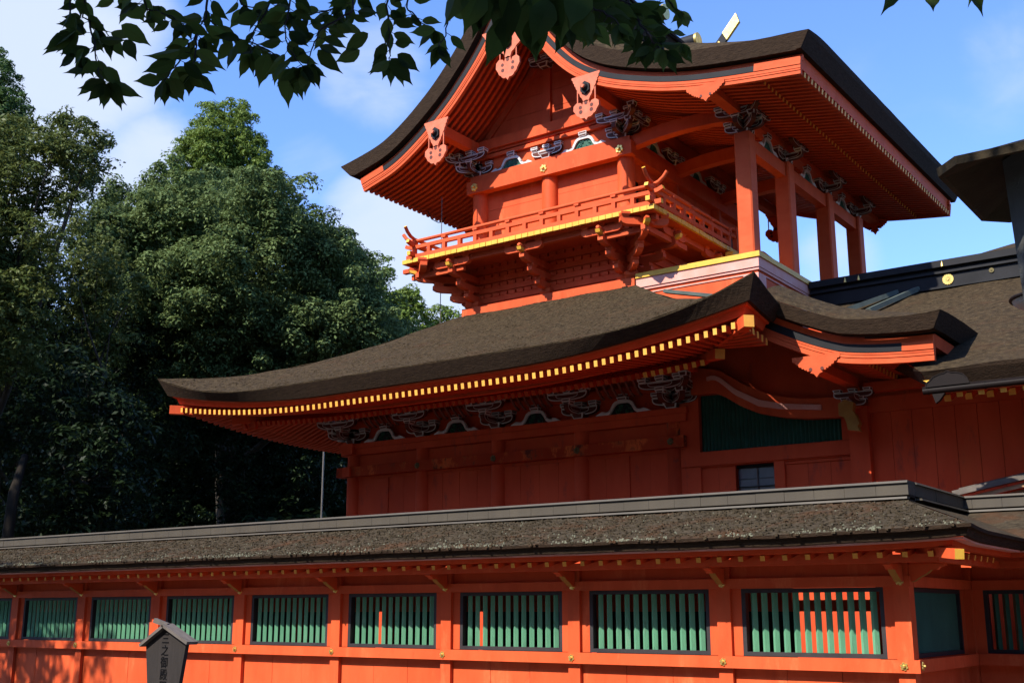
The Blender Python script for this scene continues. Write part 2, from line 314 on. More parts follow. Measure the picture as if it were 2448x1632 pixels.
# photo pixel (2448 wide) at a chosen distance along the view -> world point; used only to place natural growth
_f = 2769.; _p = R(13.17); _t = R(35.66)
FW = Vector((-math.sin(_t) * math.cos(_p), math.cos(_t) * math.cos(_p), math.sin(_p))); RT = Vector((math.cos(_t), math.sin(_t), 0)); UP = RT.cross(FW)
def at(px, py, d): return Vector((0, 0, 1.6)) + (FW + RT * ((px - 1224) / _f) - UP * ((py - 816) / _f)) * d

# ------------------------------------------------------------ ground
mb = MB(); mb.add([(-900, -900, 0), (900, -900, 0), (900, 1200, 0), (-900, 1200, 0)], [(0, 1, 2, 3)])
g = mb.build('ground', 'soil'); g['kind'] = 'structure'
mb = MB(); mb.add([(-26.5, -14, .004), (14, -14, .004), (14, 34, .004), (-26.5, 34, .004)], [(0, 1, 2, 3)])
g = mb.build('gravel_yard', 'gravel'); g['kind'] = 'structure'

def flower_stud(mb, c, n, r, mi=0):
    # six-petalled nail cover lying on a face with outward normal n
    n = Vector(n); a = n.cross(Vector((0, 0, 1))).normalized(); b = a.cross(n)
    c = Vector(c)
    for k in range(6):
        t = k * math.pi / 3 + .3; p = c + (a * math.cos(t) + b * math.sin(t)) * r * .62
        ring = [p + (a * math.cos(u) + b * math.sin(u)) * r * .42 for u in [2 * math.pi * j / 8 for j in range(8)]]
        ring2 = [p + (q - p) * .7 + n * r * .28 for q in ring]
        mb.add(ring + ring2, [(j, (j + 1) % 8, 8 + (j + 1) % 8, 8 + j) for j in range(8)] + [tuple(range(8, 16))], mi)
    ring = [c + (a * math.cos(u) + b * math.sin(u)) * r * .5 for u in [2 * math.pi * j / 10 for j in range(10)]]
    top = [c + (q - c) * .55 + n * r * .75 for q in ring]
    mb.add(ring + top, [(j, (j + 1) % 10, 10 + (j + 1) % 10, 10 + j) for j in range(10)] + [tuple(range(10, 20))], mi)

# ============================================================ CLOISTER (the long corridor wall in front)
BAY = 2.276; XR = -4.39; NB = 9
PX = [XR - BAY * k for k in range(NB + 1)]
XL = PX[-1] - .6
clo = thing('cloister', 'long low vermilion corridor with green slatted windows and lichen spotted bark roof', 'corridor', (-10, 14, 0))
def pillar(x, y, w=.095, z1=2.20):
    m = MB(); m.box(-w, w, -w, w, 0, z1); return m
pm = pillar(0, 0).build('pillar', 'red', clo, (XR, 14.025, 0))
for x in PX[1:]: copy_part(pm, clo, (x, 14.025, 0))
for q in ((XR, 16.70), (XR + 2.2, 16.70)): copy_part(pm, clo, (q[0], q[1], 0))
for k in range(NB + 1):                                   # inner row of pillars across the corridor
    copy_part(pm, clo, (XR - 1.0 - BAY * k, 16.4, 0))
def plank_panel(m, x0, x1, y, z0, z1, w, t=.03, mi=0, gap=.006):
    n = max(1, round((x1 - x0) / w)); d = (x1 - x0) / n
    for i in range(n):
        j = random.uniform(-.0025, .0025)
        m.box(x0 + i * d + gap / 2, x0 + (i + 1) * d - gap / 2, y + j, y + t, z0, z1, mi)
for k in range(NB):
    m = MB(); plank_panel(m, PX[k + 1] + .095, PX[k] - .095, 14.0, 0.0, .925, .62); m.build('wall_panel', 'red', clo)
    m = MB()                                              # boards beside and over the window
    m.box(PX[k + 1] + .095, PX[k + 1] + .226, 13.985, 14.03, 1.074, 1.898); m.box(PX[k] - .226, PX[k] - .095, 13.985, 14.03, 1.074, 1.898)
    build_pieces(m, 'window_jamb', 'red', clo)
    m = MB(); m.box(PX[k + 1] + .095, PX[k] - .095, 14.0, 14.03, 2.026, 2.45); m.build('frieze_panel', 'red', clo)
m = MB(); m.box(PX[-1] - .3, XR + .18, 13.862, 13.93, .925, 1.07); m.build('sill_beam', 'red', clo)
m = MB(); m.box(PX[-1] - .3, XR + .12, 13.905, 14.03, 1.90, 2.024); m.build('head_beam', 'red', clo)
# windows: black frame and twelve diagonal-set slats
def window_parts(x0, x1, name='window', n=12, parent=None, axis='x', y=14.0, dark=False):
    m = MB(); f = .052; z0, z1 = 1.074, 1.898
    m.box(0, x1 - x0, -.012, .085, z0, z0 + f); m.box(0, x1 - x0, -.012, .085, z1 - f, z1)
    m.box(0, f, -.012, .085, z0 + f, z1 - f); m.box(x1 - x0 - f, x1 - x0, -.012, .085, z0 + f, z1 - f)
    l = MB(); W = x1 - x0 - 2 * f; d = W / (n + .35)
    for i in range(n):
        c = f + d * (i + .675); h = .042 + random.uniform(-.001, .001); rot = random.uniform(-.03, .03)
        pts = [(c + h * math.cos(a + rot), .05 + h * math.sin(a + rot), z0 + f) for a in (0, math.pi / 2, math.pi, 3 * math.pi / 2)]
        l.prism(pts, (0, 0, z1 - z0 - 2 * f))
    return m, l
m, l = window_parts(PX[1] + .226, PX[0] - .226)
w0 = m.build('window', 'frame', clo, (PX[1] + .226, 14.0, 0)); l0 = l.build('slats', 'green', w0, (PX[1] + .226, 14.0, 0))
for k in range(1, NB):
    w = copy_part(w0, clo, (PX[k + 1] + .226, 14.0, 0)); copy_part(l0, w, (PX[k + 1] + .226, 14.0, 0))
# return wall at the right end (faces +x) and the set-back wall beyond it
m = MB(); m.box(XR - .03, XR, 14.12, 16.605, 0, .925); m.box(XR - .03, XR, 14.12, 14.30, 1.07, 1.9); m.box(XR - .03, XR, 16.42, 16.605, 1.07, 1.9); m.box(XR - .03, XR, 14.12, 16.605, 2.024, 2.45)
m.build('return_wall', 'red', clo)
m = MB(); m.box(XR + .07, XR + .135, 14.02, 16.66, .925, 1.07); m.box(XR - .03, XR + .10, 14.12, 16.66, 1.90, 2.024); m.build('return_beam', 'red', clo)
m, l = window_parts(0, 2.12, n=16)
rotm = Matrix.Rotation(R(90), 4, 'Z')
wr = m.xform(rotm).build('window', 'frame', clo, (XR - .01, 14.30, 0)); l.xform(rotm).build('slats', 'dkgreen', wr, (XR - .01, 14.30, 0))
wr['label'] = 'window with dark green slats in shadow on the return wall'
m = MB(); plank_panel(m, XR + .1, 3.0, 16.72, 0, .925, .6); m.box(XR + .095, XR + .226, 16.705, 16.74, 1.07, 1.9); m.box(XR + .1, 3, 16.73, 16.76, 2.024, 2.45); m.box(-5.7, 3, 18.5, 18.54, 0, 2.3); m.build('set_back_wall', 'red', clo)
m = MB(); m.box(XR + .14, 3, 16.58, 16.65, .925, 1.07); m.box(XR + .11, 3, 16.62, 16.73, 1.90, 2.024); m.build('set_back_beam', 'red', clo)
m, l = window_parts(0, 1.72)
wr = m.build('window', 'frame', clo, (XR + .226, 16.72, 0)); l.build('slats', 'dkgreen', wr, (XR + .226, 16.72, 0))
# inner side of the corridor: low dado, beam and dark boarding seen through the slats
m = MB()
m.box(XL, -6.75, 16.37, 16.43, 0, .55); m.box(XL, XR - .5, 16.34, 16.46, 1.62, 1.78); m.box(XL, -6.75, 16.38, 16.42, 1.78, 2.3)
build_pieces(m, 'inner_beam', 'red', clo)
m = MB()
m.box(-7.55, -6.72, 16.385, 16.415, .55, 1.62)
for k in range(1, 8):
    x1 = XR - 1.0 - BAY * (k + 1) + BAY * random.uniform(.82, .97); x0 = XR - 1.0 - BAY * (k + 1) + .1
    m.box(x0, x1, 16.385, 16.415, .55, 1.62)
build_pieces(m, 'inner_boarding', 'darkwood', clo)
# studs on the sill and head beams
m = MB(); flower_stud(m, (0, 0, 0), (0, -1, 0), .052)
st = m.build('stud', 'goldmetal', clo, (XR, 13.862, .998))
for x in PX[1:]: copy_part(st, clo, (x, 13.862, .998))
for x in PX: copy_part(st, clo, (x, 13.905, 1.962))
m = MB(); flower_stud(m, (0, 0, 0), (1, 0, 0), .052); m.build('stud', 'goldmetal', clo, (XR + .135, 14.10, .998))
# bracket arms with yellow nosings carrying the purlin
def arm_mesh():
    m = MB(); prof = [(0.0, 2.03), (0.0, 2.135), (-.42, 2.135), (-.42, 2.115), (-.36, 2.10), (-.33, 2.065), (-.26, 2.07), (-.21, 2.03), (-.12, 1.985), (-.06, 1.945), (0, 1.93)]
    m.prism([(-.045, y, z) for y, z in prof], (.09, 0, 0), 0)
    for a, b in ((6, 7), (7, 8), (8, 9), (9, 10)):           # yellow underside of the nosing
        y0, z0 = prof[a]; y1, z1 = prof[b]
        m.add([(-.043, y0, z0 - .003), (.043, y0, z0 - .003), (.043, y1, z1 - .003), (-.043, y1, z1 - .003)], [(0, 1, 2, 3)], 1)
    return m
am = arm_mesh().build('bracket_arm', ['red', 'shaded_ochre'], clo, (XR, 13.90, .02))
for x in PX[1:]: copy_part(am, clo, (x, 13.90, .02))
arm_mesh().xform(Matrix.Rotation(R(90), 4, 'Z')).build('bracket_arm', ['red', 'shaded_ochre'], clo, (XR + .1, 14.0, .02))
m = MB(); m.box(XL, XR + .60, 13.46, 13.56, 2.16, 2.25); m.box(XR + .50, XR + .60, 13.56, 16.2, 2.16, 2.25); m.box(XR + .6, 3, 16.16, 16.26, 2.16, 2.25)
build_pieces(m, 'purlin', 'red', clo)
# rafters with yellow ends
m = MB(); m.beam((0, 13.30, 2.238), (0, 14.0, 2.40), .062, .062, 0, m0=1)
rf = m.build('rafter', ['red', 'tip'], clo, (XR, 0, 0))
x = XR + .56; xs = []
while x > XL + .1: xs.append(x); x -= .285
for x in xs[1:]: copy_part(rf, clo, (x, 0, 0))
rf.location = Vector((xs[0], 0, 0)) - clo.location
m = MB(); m.beam((XR + .70, 0, 2.238), (XR, 0, 2.40), .062, .062, 0, m0=1); rs = m.build('rafter', ['red', 'tip'], clo, (0, 13.75, 0))
for k in range(1, 7): copy_part(rs, clo, (0, 13.75 + .285 * k, 0))
for k in range(0, 14): copy_part(rf, clo, (XR + 1.2 + .285 * k, 2.6, 0))
m = MB(); m.beam((XR, 14, 2.35), (-3.46, 13.07, 2.215), .11, .11, 0, m1=1); m.build('hip_rafter', ['red', 'gold'], clo)
# roof
def clo_roof():
    ex, ey, rx, ry = -3.28, 12.95, -4.70, 15.2
    zt, zr = 2.485, 3.05
    def lift(x): return .045 * clamp(1 - (ex - x) / 2.5) ** 2
    top = MB()
    def ws(u, v): return (.007 * math.sin(u * 3.1) + .005 * math.sin(u * 7.7 + v * 4)) * clamp((lerp(ex, rx, v) - u) / .6) * clamp(v * 6)
    rows = []
    for i in range(13):
        t = i / 12; row = []
        for j in range(121):
            s = j / 120; xe = lerp(XL - .5, ex, s); xt = lerp(XL - .5, rx, s); x = lerp(xe, xt, t); y = lerp(ey, ry, t)
            z = zt + (zr - zt) * t + lift(x) * (1 - t) + ws(x, t)
            row.append((x, y, z))
        rows.append(row)
    top.grid(rows, 0, True)
    rows = []
    for i in range(7):
        t = i / 6; rows.append([(lerp(ex, rx, t), lerp(lerp(ey, 15.55, s), lerp(ry, 17.8, s), t), zt + (zr - zt) * t + .045 * (1 - t) * (1 - min(1, s * 3)) ** 2) for s in [k / 10 for k in range(11)]])
    top.grid(rows, 0, True)
    rows = []
    for i in range(7):
        t = i / 6; rows.append([(lerp(lerp(ex, 3, s), lerp(rx, 3, s), t), lerp(15.55, 17.8, t), zt + (zr - zt) * t + .004 * math.sin(s * 31)) for s in [k / 24 for k in range(25)]])
    top.grid(rows, 0, True)
    top.grid([[(XL - .5, 17.45, zt), (rx, 17.45, zt)], [(XL - .5, ry, zr), (rx, ry, zr)]], 0)
    r = top.build('roof', 'barkmoss', clo)
    ed = MB(); rowsA = []; 
    for (o, dz) in ((0, 0.002), (.008, -.035), (.05, -.04), (.085, -.122), (.13, -.128)):
        row = []
        for j in range(61):
            s = j / 60; x = lerp(XL - .5, ex - o, s); row.append((x, ey + o, zt + lift(x) + dz + .004 * (dz < 0) * math.sin(j * 1.7)))
        for j in range(1, 13):
            s = j / 12; row.append((ex - o, lerp(ey + o, 15.55 + o, s), zt + .045 * (1 - min(1, s * 3)) ** 2 + dz))
        for j in range(1, 13): row.append((lerp(ex - o, 3, j / 12), 15.55 + o, zt + dz))
        rowsA.append(row)
    ed.grid(rowsA, 0, False, True)
    ed.build('eave_edge', ['barkedge'], r)
    sf = MB(); rowsB = []
    for (o, z) in ((.128, 2.359), (.13, 2.336), (.28, 2.342), (.29, 2.285), (.38, 2.282), (1.1, 2.455)):
        k_ = 1.0 if o < .4 else 0.0; row = [(lerp(XL - .5, ex - o, j / 60), ey + o, z + k_ * lift(lerp(XL - .5, ex - o, j / 60))) for j in range(61)] + [(ex - o, lerp(ey + o, 15.55 + o, j / 12), z + k_ * .045 * (1 - min(1, j / 4)) ** 2) for j in range(1, 13)] + [(3, 15.55 + o, z)]
        rowsB.append(row)
    sf.grid(rowsB[:3], 1, False, True); sf.grid(rowsB[2:], 0, False, True); sf.build('eave_board', ['red_flat', 'pinkwhite'], r)
    # bark chips and lichen tufts standing on the thatch
    ch = MB(); li = MB()
    for _ in range(9000):
        t = random.random(); x = random.uniform(XL + .3, lerp(ex, rx, t) - .03); y = lerp(ey, ry, t)
        z = zt + (zr - zt) * t + lift(x) * (1 - t) + ws(x, t)
        L = random.uniform(.02, .06); w = random.uniform(.012, .03); a = random.uniform(-.9, .5) + math.pi / 2; h = random.uniform(.008, .022)
        ca, sa = math.cos(a), math.sin(a); d = Vector((ca * L, sa * L, sa * L * .25)); n = Vector((-sa * w, ca * w, ca * w * .25)); p = Vector((x, y, z))
        q = [p - d - n, p + d * .2 - n * .9, p + d * .2 + n, p - d + n * .8]; q[0].z += h; q[3].z += h * random.uniform(.5, 1.3); q[1].z -= .004; q[2].z -= .004
        ch.add(q, [(0, 1, 2, 3)], 0)
        ch.add([q[0], q[3], q[3] - Vector((0, 0, h + .01)), q[0] - Vector((0, 0, h + .01))], [(0, 1, 2, 3)], 0)
    for _ in range(1900):
        t = abs(random.gauss(0, .16)) * random.choice((.25, 1)) if random.random() < .80 else random.random()
        if t > 1: continue
        x = random.uniform(XL + .3, lerp(ex, rx, t) - .02)
        if t < .2 and math.sin(x * 2.3) + math.sin(x * 5.1 + 1) < -.5: continue
        y = lerp(ey, ry, t); z = zt + (zr - zt) * t + lift(x) * (1 - t) + .004
        r0 = random.uniform(.005, .014) * (1.3 if t < .08 else 1); k = random.randint(5, 7); hh = r0 * random.uniform(.4, .9)
        ring = [(x + r0 * math.cos(u) * random.uniform(.7, 1.5), y + r0 * math.sin(u) * random.uniform(.6, 1.1), z - .008 + r0 * math.sin(u) * .25) for u in [2 * math.pi * j / k for j in range(k)]]
        ri2 = [(lerp(x, q[0], .6), lerp(y, q[1], .6) - .004, q[2] + hh + .008) for q in ring]
        li.add(ring + ri2, [(j, (j + 1) % k, k + (j + 1) % k, k + j) for j in range(k)] + [tuple(range(k, 2 * k))], 0)
    o = ch.build('bark_chips', 'barkmoss', r); o['kind'] = 'stuff'
    o = li.build('lichen', 'lichen', r); o['kind'] = 'stuff'
    # copper-clad ridge
    cp = MB(); h0, h1 = 3.03, 3.245
    def ridge_run(p, q):
        p, q = Vector(p), Vector(q); d = (q - p); L = d.length; d /= L; n = Vector((-d.y, d.x, 0)); k = max(1, round(L / .42))
        for i in range(k):
            a = p + d * (L * i / k + .002); b = p + d * (L * (i + 1) / k - .002); jj = random.uniform(-.002, .002)
            cp.prism([a - n * (.15 + jj) + Vector((0, 0, h0 + .045)), a + n * .15 + Vector((0, 0, h0 + .045)), a + n * .15 + Vector((0, 0, h1 - .02)), a - n * (.15 + jj) + Vector((0, 0, h1 - .02))], b - a, 0)
        cp.prism([p - n * .18 + Vector((0, 0, h1 - .018)), p + n * .18 + Vector((0, 0, h1 - .018)), p + n * .16 + Vector((0, 0, h1 + .012)), p - n * .16 + Vector((0, 0, h1 + .012))], q - p, 0)
        cp.prism([p - n * .11 + Vector((0, 0, h0 - .06)), p + n * .11 + Vector((0, 0, h0 - .06)), p + n * .11 + Vector((0, 0, h0 + .05)), p - n * .11 + Vector((0, 0, h0 + .05))], q - p, 1)  # dark recessed filler, coloured as the shadow line under the cap
        cp.prism([p - n * .235 + Vector((0, 0, h0 - .012)), p + n * .235 + Vector((0, 0, h0 - .012)), p + n * .225 + Vector((0, 0, h0 + .014)), p - n * .225 + Vector((0, 0, h0 + .014))], q - p, 0)
    ridge_run((XL - .5, ry, 0), (rx + .15, ry, 0)); ridge_run((rx, ry + .152, 0), (rx, 17.64, 0)); ridge_run((rx - .15, 17.8, 0), (3, 17.8, 0))
    cp.build('ridge_cap', ['copper', 'barkedge'], r)
clo_roof()

# ============================================================ TOWER GATE, lower storey
gate = thing('tower_gate', 'two storey vermilion tower gate with swept bark roofs and a railed balcony', 'gate building', (-13, 24, 0))
CX = [-18.52, -16.45, -14.38, -12.31, -10.22]; Y1 = 19.5; YB = 30.2
def round_col(m, x, y, r, z0, z1, mi=0): m.tube([(x, y, z0), (x, y, z1)], r, 20, mi)
m = MB(); round_col(m, 0, 0, .165, 0, 5.12); c0 = m.build('pillar', 'red_worn', gate, (CX[0], 19.58, 0))
for x in CX[1:-1]: copy_part(c0, gate, (x, 19.58, 0))
m = MB(); round_col(m, 0, 0, .165, 0, 5.12); m.build('pillar', 'red_peel', gate, (CX[-1], 19.58, 0))
m = MB(); m.box(-.17, .17, -.1, .1, 0, 5.05); copy_part(m.build('kohai_pillar', 'red_worn', gate, (-6.63, 19.50, 0)), gate, (-6.63, 27.5, 0))
for k in range(4):
    m = MB(); a, b = CX[k] + .1, CX[k + 1] - .1
    if k == 3 or k == 0:
        c = (a + b) / 2; plank_panel(m, a, c - .05, 19.56, 0, 4.62, .46); plank_panel(m, c + .05, b, 19.56, 0, 4.62, .46); m.box(c - .05, c + .05, 19.53, 19.6, 0, 4.62)
    else: plank_panel(m, a, b, 19.56, 0, 4.62, .52)
    m.box(a, b, 19.57, 19.61, 4.84, 5.13)
    m.box(a, b, 19.525, 19.60, 4.56, 4.625)
    m.build('wall_panel', 'red_worn', gate)
m = MB(); m.box(CX[0] - .36, CX[4] + .27, 19.36, 19.60, 4.625, 4.845); m.build('tie_beam', 'red_peel', gate)
m = MB(); m.box(CX[0] - .30, CX[4] + .30, 19.43, 19.72, 5.12, 5.27); m.box(CX[0] - .34, CX[4] + .34, 19.40, 19.76, 5.272, 5.38); m.build('head_beam', 'red_worn', gate)
m = MB(); flower_stud(m, (0, 0, 0), (0, -1, 0), .07); st = m.build('stud', 'dullgold', gate, (CX[0], 19.36, 4.74))
for x in CX[1:]: copy_part(st, gate, (x, 19.36, 4.74))
# side walls and back
m = MB(); m.box(CX[0] - .02, CX[0] + .06, 19.6, YB, 0, 6.0); m.box(CX[0], CX[4], YB - .08, YB, 0, 6); m.box(CX[0], CX[4], 19.62, 19.66, 5.38, 6.6); m.build('side_wall', 'red_worn', gate)
m = MB()
for y in (21.55, 23.6, 25.65, 27.7): round_col(m, CX[0], y, .165, 0, 5.2)
m.box(CX[0] - .13, CX[0] + .1, 19.3, YB, 4.625, 4.84); m.box(CX[0] - .17, CX[0] + .17, 19.3, YB, 5.13, 5.38); build_pieces(m, 'side_frame', 'red_worn', gate)
# bay right of the corner pillar: frames, dark window, lattice panel, curved beam
m = MB(); y = 19.56
m.box(-10.08, -9.68, 19.50, 19.62, 0, 5.7); m.box(-9.68, -6.8, 19.50, 19.62, 4.225, 4.51)
m.box(-10.06, -6.8, 19.46, 19.50, 4.25, 4.49)
plank_panel(m, -9.68, -9.01, y, 0, 4.225, .34); m.box(-8.235, -8.04, 19.50, 19.62, 0, 4.225); plank_panel(m, -8.04, -6.8, y, 0, 4.225, .42)
m.box(-9.01, -8.235, 19.53, 19.62, 0, 3.2); m.box(-8.04, -6.8, 19.53, 19.56, 4.17, 4.225)
m.box(-6.95, -6.79, 19.48, 19.62, 4.51, 5.05); m.box(-10.05, -6.5, 19.64, 19.68, 4.3, 6.6)
m.build('porch_wall', 'red_worn', gate)
m = MB(); m.box(-9.008, -8.237, 19.68, 19.69, 3.2, 4.225); w = m.build('window', 'glass', gate)
m = MB(); m.box(-8.64, -8.615, 19.655, 19.68, 3.2, 4.22); w2 = m.build('mullion', 'greywood', w)
m = MB(); m.box(-9.008, -8.237, 19.63, 19.68, 3.82, 3.835); m.box(-9.008, -8.237, 19.66, 19.68, 3.97, 3.975); m.box(-9.008, -8.237, 19.66, 19.68, 3.68, 3.685); m.box(-9.008, -8.237, 19.63, 19.69, 4.17, 4.224); build_pieces(m, 'glazing_bar', 'black', w)
m = MB(); LT = [(-9.67, 5.60), (-9.25, 5.59), (-9.06, 5.50), (-8.75, 5.28), (-8.44, 5.13), (-7.99, 5.01), (-7.55, 4.94), (-6.82, 4.88)]
x = -9.66
while x < -6.96:
    zt = interp([p[0] for p in LT], [p[1] for p in LT], x + .04) + .06
    m.prism([(x, 19.60, 4.51), (x + .034, 19.566, 4.51), (x + .068, 19.60, 4.51)], (0, 0, zt - 4.51)); x += .0765
m.prism([(-9.68, 19.61, 4.4), (-6.9, 19.61, 4.4)] + [(a, 19.61, b + .08) for a, b in LT[::-1]], (0, .02, 0))
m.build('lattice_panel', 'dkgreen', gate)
def strip(xs_top, xs_bot, y0, y1, n=26):
    # slab between two curves z(x)
    m = MB(); a, b = xs_top[0][0], xs_top[-1][0]; rows = []
    for i in range(n + 1):
        x = lerp(a, b, i / n); zt = interp(*zip(*xs_top), x); zb = interp(*zip(*xs_bot), x)
        rows.append([(x, y0, zb), (x, y0, zt), (x, y1, zt), (x, y1, zb), (x, y0, zb)])
    m.grid(rows, 0, False, True); m.add(rows[0][:4], [(0, 1, 2, 3)]); m.add(rows[-1][:4], [(3, 2, 1, 0)]); return m
strip([(-9.75, 6.1), (-9.18, 5.99), (-8.68, 5.66), (-8.23, 5.43), (-7.63, 5.28), (-6.65, 5.22)], [(-9.75, 5.58), (-9.25, 5.56), (-9.06, 5.47), (-8.75, 5.26), (-8.44, 5.11), (-7.99, 4.99), (-7.55, 4.92), (-6.65, 4.87)], 19.36, 19.56).build('curved_beam', 'red', gate)
strip([(-9.40, 5.87), (-9.27, 5.895), (-9.12, 5.83), (-8.85, 5.59), (-8.39, 5.34), (-7.94, 5.22), (-7.4, 5.15), (-7.23, 5.13)], [(-9.40, 5.80), (-9.27, 5.82), (-9.12, 5.73), (-8.85, 5.48), (-8.39, 5.22), (-7.94, 5.12), (-7.4, 5.06), (-7.23, 5.04)], 19.31, 19.362).build('beam_moulding', 'pinkwhite', gate)
# --- brackets
def boat(x0, x1, z0, z1, cut=.07):
    h = z1 - z0; pts = [(x0, z1), (x0, z0 + h * .45), (x0 + cut * .45, z0 + h * .15), (x0 + cut * 1.2, z0), (x1 - cut * 1.2, z0), (x1 - cut * .45, z0 + h * .15), (x1, z0 + h * .45), (x1, z1)]
    return pts
def hull(x0, x1, z0, z1, e=.62, n=12, one=False):
    # rounded boat outline of a bracket arm; one=True keeps the inner end square
    c, L, h = (x0 + x1) / 2, (x1 - x0) / 2, z1 - z0; pts = []
    for k in range(n + 1):
        t = math.pi + math.pi * k / n; ct, s_ = math.cos(t), math.sin(t)
        pts.append((c + L * math.copysign(abs(ct) ** e, ct), z1 - h * abs(s_) ** e))
    if one: pts = [(x0, z1), (x0, z0)] + [p for p in pts if p[0] > c]
    return pts
def nest(m, poly3, nrm, depth, I):
    # arm with a white border and a second white line inside it
    m.outlined(poly3, nrm, depth, I, 1, 0)
    P = [Vector(p) for p in poly3]; c = sum(P, Vector()) / len(P); c.z = max(p.z for p in P) - (max(p.z for p in P) - min(p.z for p in P)) * .38; n_ = Vector(nrm).normalized()
    for sg in (1, -1):
        q = [c + (p - c) * .56 + (n_ * .004 if sg > 0 else -n_ * (depth + .004)) for p in P]
        m.outlined(q, n_ * sg, .006, I * .55, 1, 0, both=False)
def bracket(painted=True, side_arm=True, reach=.45, steps=1):
    m = MB(); I = .021
    m.obox(-.15, .15, -.15, .15, 0, .105, I, 1, 0, taper=.05)
    def armx(y, z0, z1, L): nest(m, [(px, y - .055, pz) for px, pz in hull(-L, L, z0, z1)], (0, -1, 0), .11, I)
    def army(x, z0, z1, y0, y1): nest(m, [(x - .055, py, pz) for py, pz in [(-a, b) for a, b in hull(-y1, -y0, z0, z1, one=True)]], (-1, 0, 0), .11, I)
    def masu(x, y, z): m.obox(x - .095, x + .095, y - .095, y + .095, z + .045, z + .105, I * .9, 1, 0); m.obox(x - .095, x + .095, y - .095, y + .095, z, z + .045, I * .7, 1, 0, taper=.028)
    armx(0, .075, .235, .43)
    for q in (-.335, 0, .335): masu(q, 0, .235)
    yy = 0
    for k in range(steps):
        army(0, .079 + .225 * k, .239 + .225 * k, -reach * (k + 1) - .09, .1 - .2 * k)
        masu(0, -reach * (k + 1), .239 + .225 * k); yy = -reach * (k + 1)
    if steps:
        zt = .342 + .225 * (steps - 1); armx(yy, zt - .03, zt + .12, .47)
        for q in (-.375, 0, .375): masu(q, yy, zt + .12)
    return m
BM = ['white', 'shade_red']
b0 = bracket().build('bracket', BM, gate, (CX[1], 19.52, 5.385))
copy_part(b0, gate, (CX[2], 19.52, 5.385)); copy_part(b0, gate, (CX[3], 19.52, 5.385))
def corner_bracket(sx, reach=.45, st_=1):
    # brackets on two faces plus a diagonal arm; sx=+1 right corner, -1 left corner
    m = bracket(reach=reach, steps=st_); m2 = bracket(reach=reach, steps=st_).xform(Matrix.Translation((0, 0, .004)) @ Matrix.Rotation(R(90) * sx, 4, 'Z'))
    o = len(m.v); m.v += m2.v; m.f += [[i + o for i in f] for f in m2.f]; m.m += m2.m; m.s += m2.s
    I = .021; d = Vector((sx, -1, 0)).normalized(); n = Vector((-d.y, d.x, 0))
    for (r0, r1, z0, z1) in ((0, .60, .087, .248), (0, .86, .320, .474)):
        nest(m, [d * px + n * .055 + Vector((0, 0, pz)) for px, pz in hull(r0, r1, z0, z1, one=True)], n, .11, I)
        e = d * (r1 - .1); m.obox(e.x - .09, e.x + .09, e.y - .09, e.y + .09, z1, z1 + .10, I, 1, 0, taper=.02)
    return m
corner_bracket(-1).build('bracket', BM, gate, (CX[0], 19.52, 5.385)); corner_bracket(1).build('bracket', BM, gate, (CX[4], 19.52, 5.385))
def frogleg(w=.60, h=.26):
    # kaerumata: white arched strut with a dark carved filling and a bearing block
    m = MB(); I = .014; half = [(.16, 1.0), (.27, .96), (.36, .80), (.46, .40), (.56, .20), (.66, .18), (.74, .30), (.82, .24), (1.0, .02)]
    outer = [(-a * w, b * h) for a, b in half[::-1]] + [(a * w, b * h) for a, b in half]
    hin = [(.14, .80), (.24, .74), (.32, .56), (.42, .16), (.52, .0)]
    inner = [(a * w, b * h) for a, b in hin[::-1]] + [(-a * w, b * h) for a, b in hin]
    pts = outer + inner; n = len(pts); V = [Vector((x, -.06, z)) for x, z in pts] + [Vector((x, .0, z)) for x, z in pts]
    no = len(outer); vo = V[:no]; q = len(hin)
    # strips between outer and inner outlines, left to right
    inr = inner[::-1]; m0 = []
    for i in range(40):
        u0, u1 = i / 40, (i + 1) / 40
        def smp(pl, u):
            k = u * (len(pl) - 1); j = min(int(k), len(pl) - 2); f = k - j; return (lerp(pl[j][0], pl[j + 1][0], f), lerp(pl[j][1], pl[j + 1][1], f))
        a0, a1, b0_, b1_ = smp(outer, u0), smp(outer, u1), smp(inr, u0), smp(inr, u1)
        m.add([(a0[0], -.06, a0[1]), (a1[0], -.06, a1[1]), (b1_[0], -.06, b1_[1]), (b0_[0], -.06, b0_[1])], [(0, 3, 2, 1)], 0)
        m.add([(a0[0], -.06, a0[1]), (a1[0], -.06, a1[1]), (a1[0], .0, a1[1]), (a0[0], .0, a0[1])], [(0, 1, 2, 3)], 0)
        m.add([(b0_[0], -.06, b0_[1]), (b1_[0], -.06, b1_[1]), (b1_[0], .0, b1_[1]), (b0_[0], .0, b0_[1])], [(3, 2, 1, 0)], 0)
    m.add([(x, -.012, z) for x, z in inner], [tuple(range(len(inner)))], 1)
    rr = random.Random(3)
    for _ in range(26):
        a = rr.uniform(-.40, .40) * w; b = rr.uniform(.06, .66) * h
        if abs(a) / w > .5 - .45 * b / h: continue
        r0 = rr.uniform(.018, .036); k = 6; t0 = rr.random() * 6
        ring = [(a + r0 * math.cos(t0 + 6.28 * j / k) * rr.uniform(.7, 1.2), -.014, b + r0 * math.sin(t0 + 6.28 * j / k)) for j in range(k)]
        tip = (a, -.045, b); m.add(ring + [tip], [(j, (j + 1) % k, k) for j in range(k)], 2)
    m.obox(-.11, .11, -.10, .02, h, h + .05, I, 3, 0, taper=.02); m.obox(-.11, .11, -.10, .02, h + .05, h + .115, I, 3, 0)
    return m
FM = ['white', 'dkgreen', 'teal', 'shade_red']
fl = frogleg(.62, .265).build('frog_leg_strut', ['white', 'black', 'dkgreen', 'shade_red'], gate, ((CX[0] + CX[1]) / 2, 19.46, 5.382))
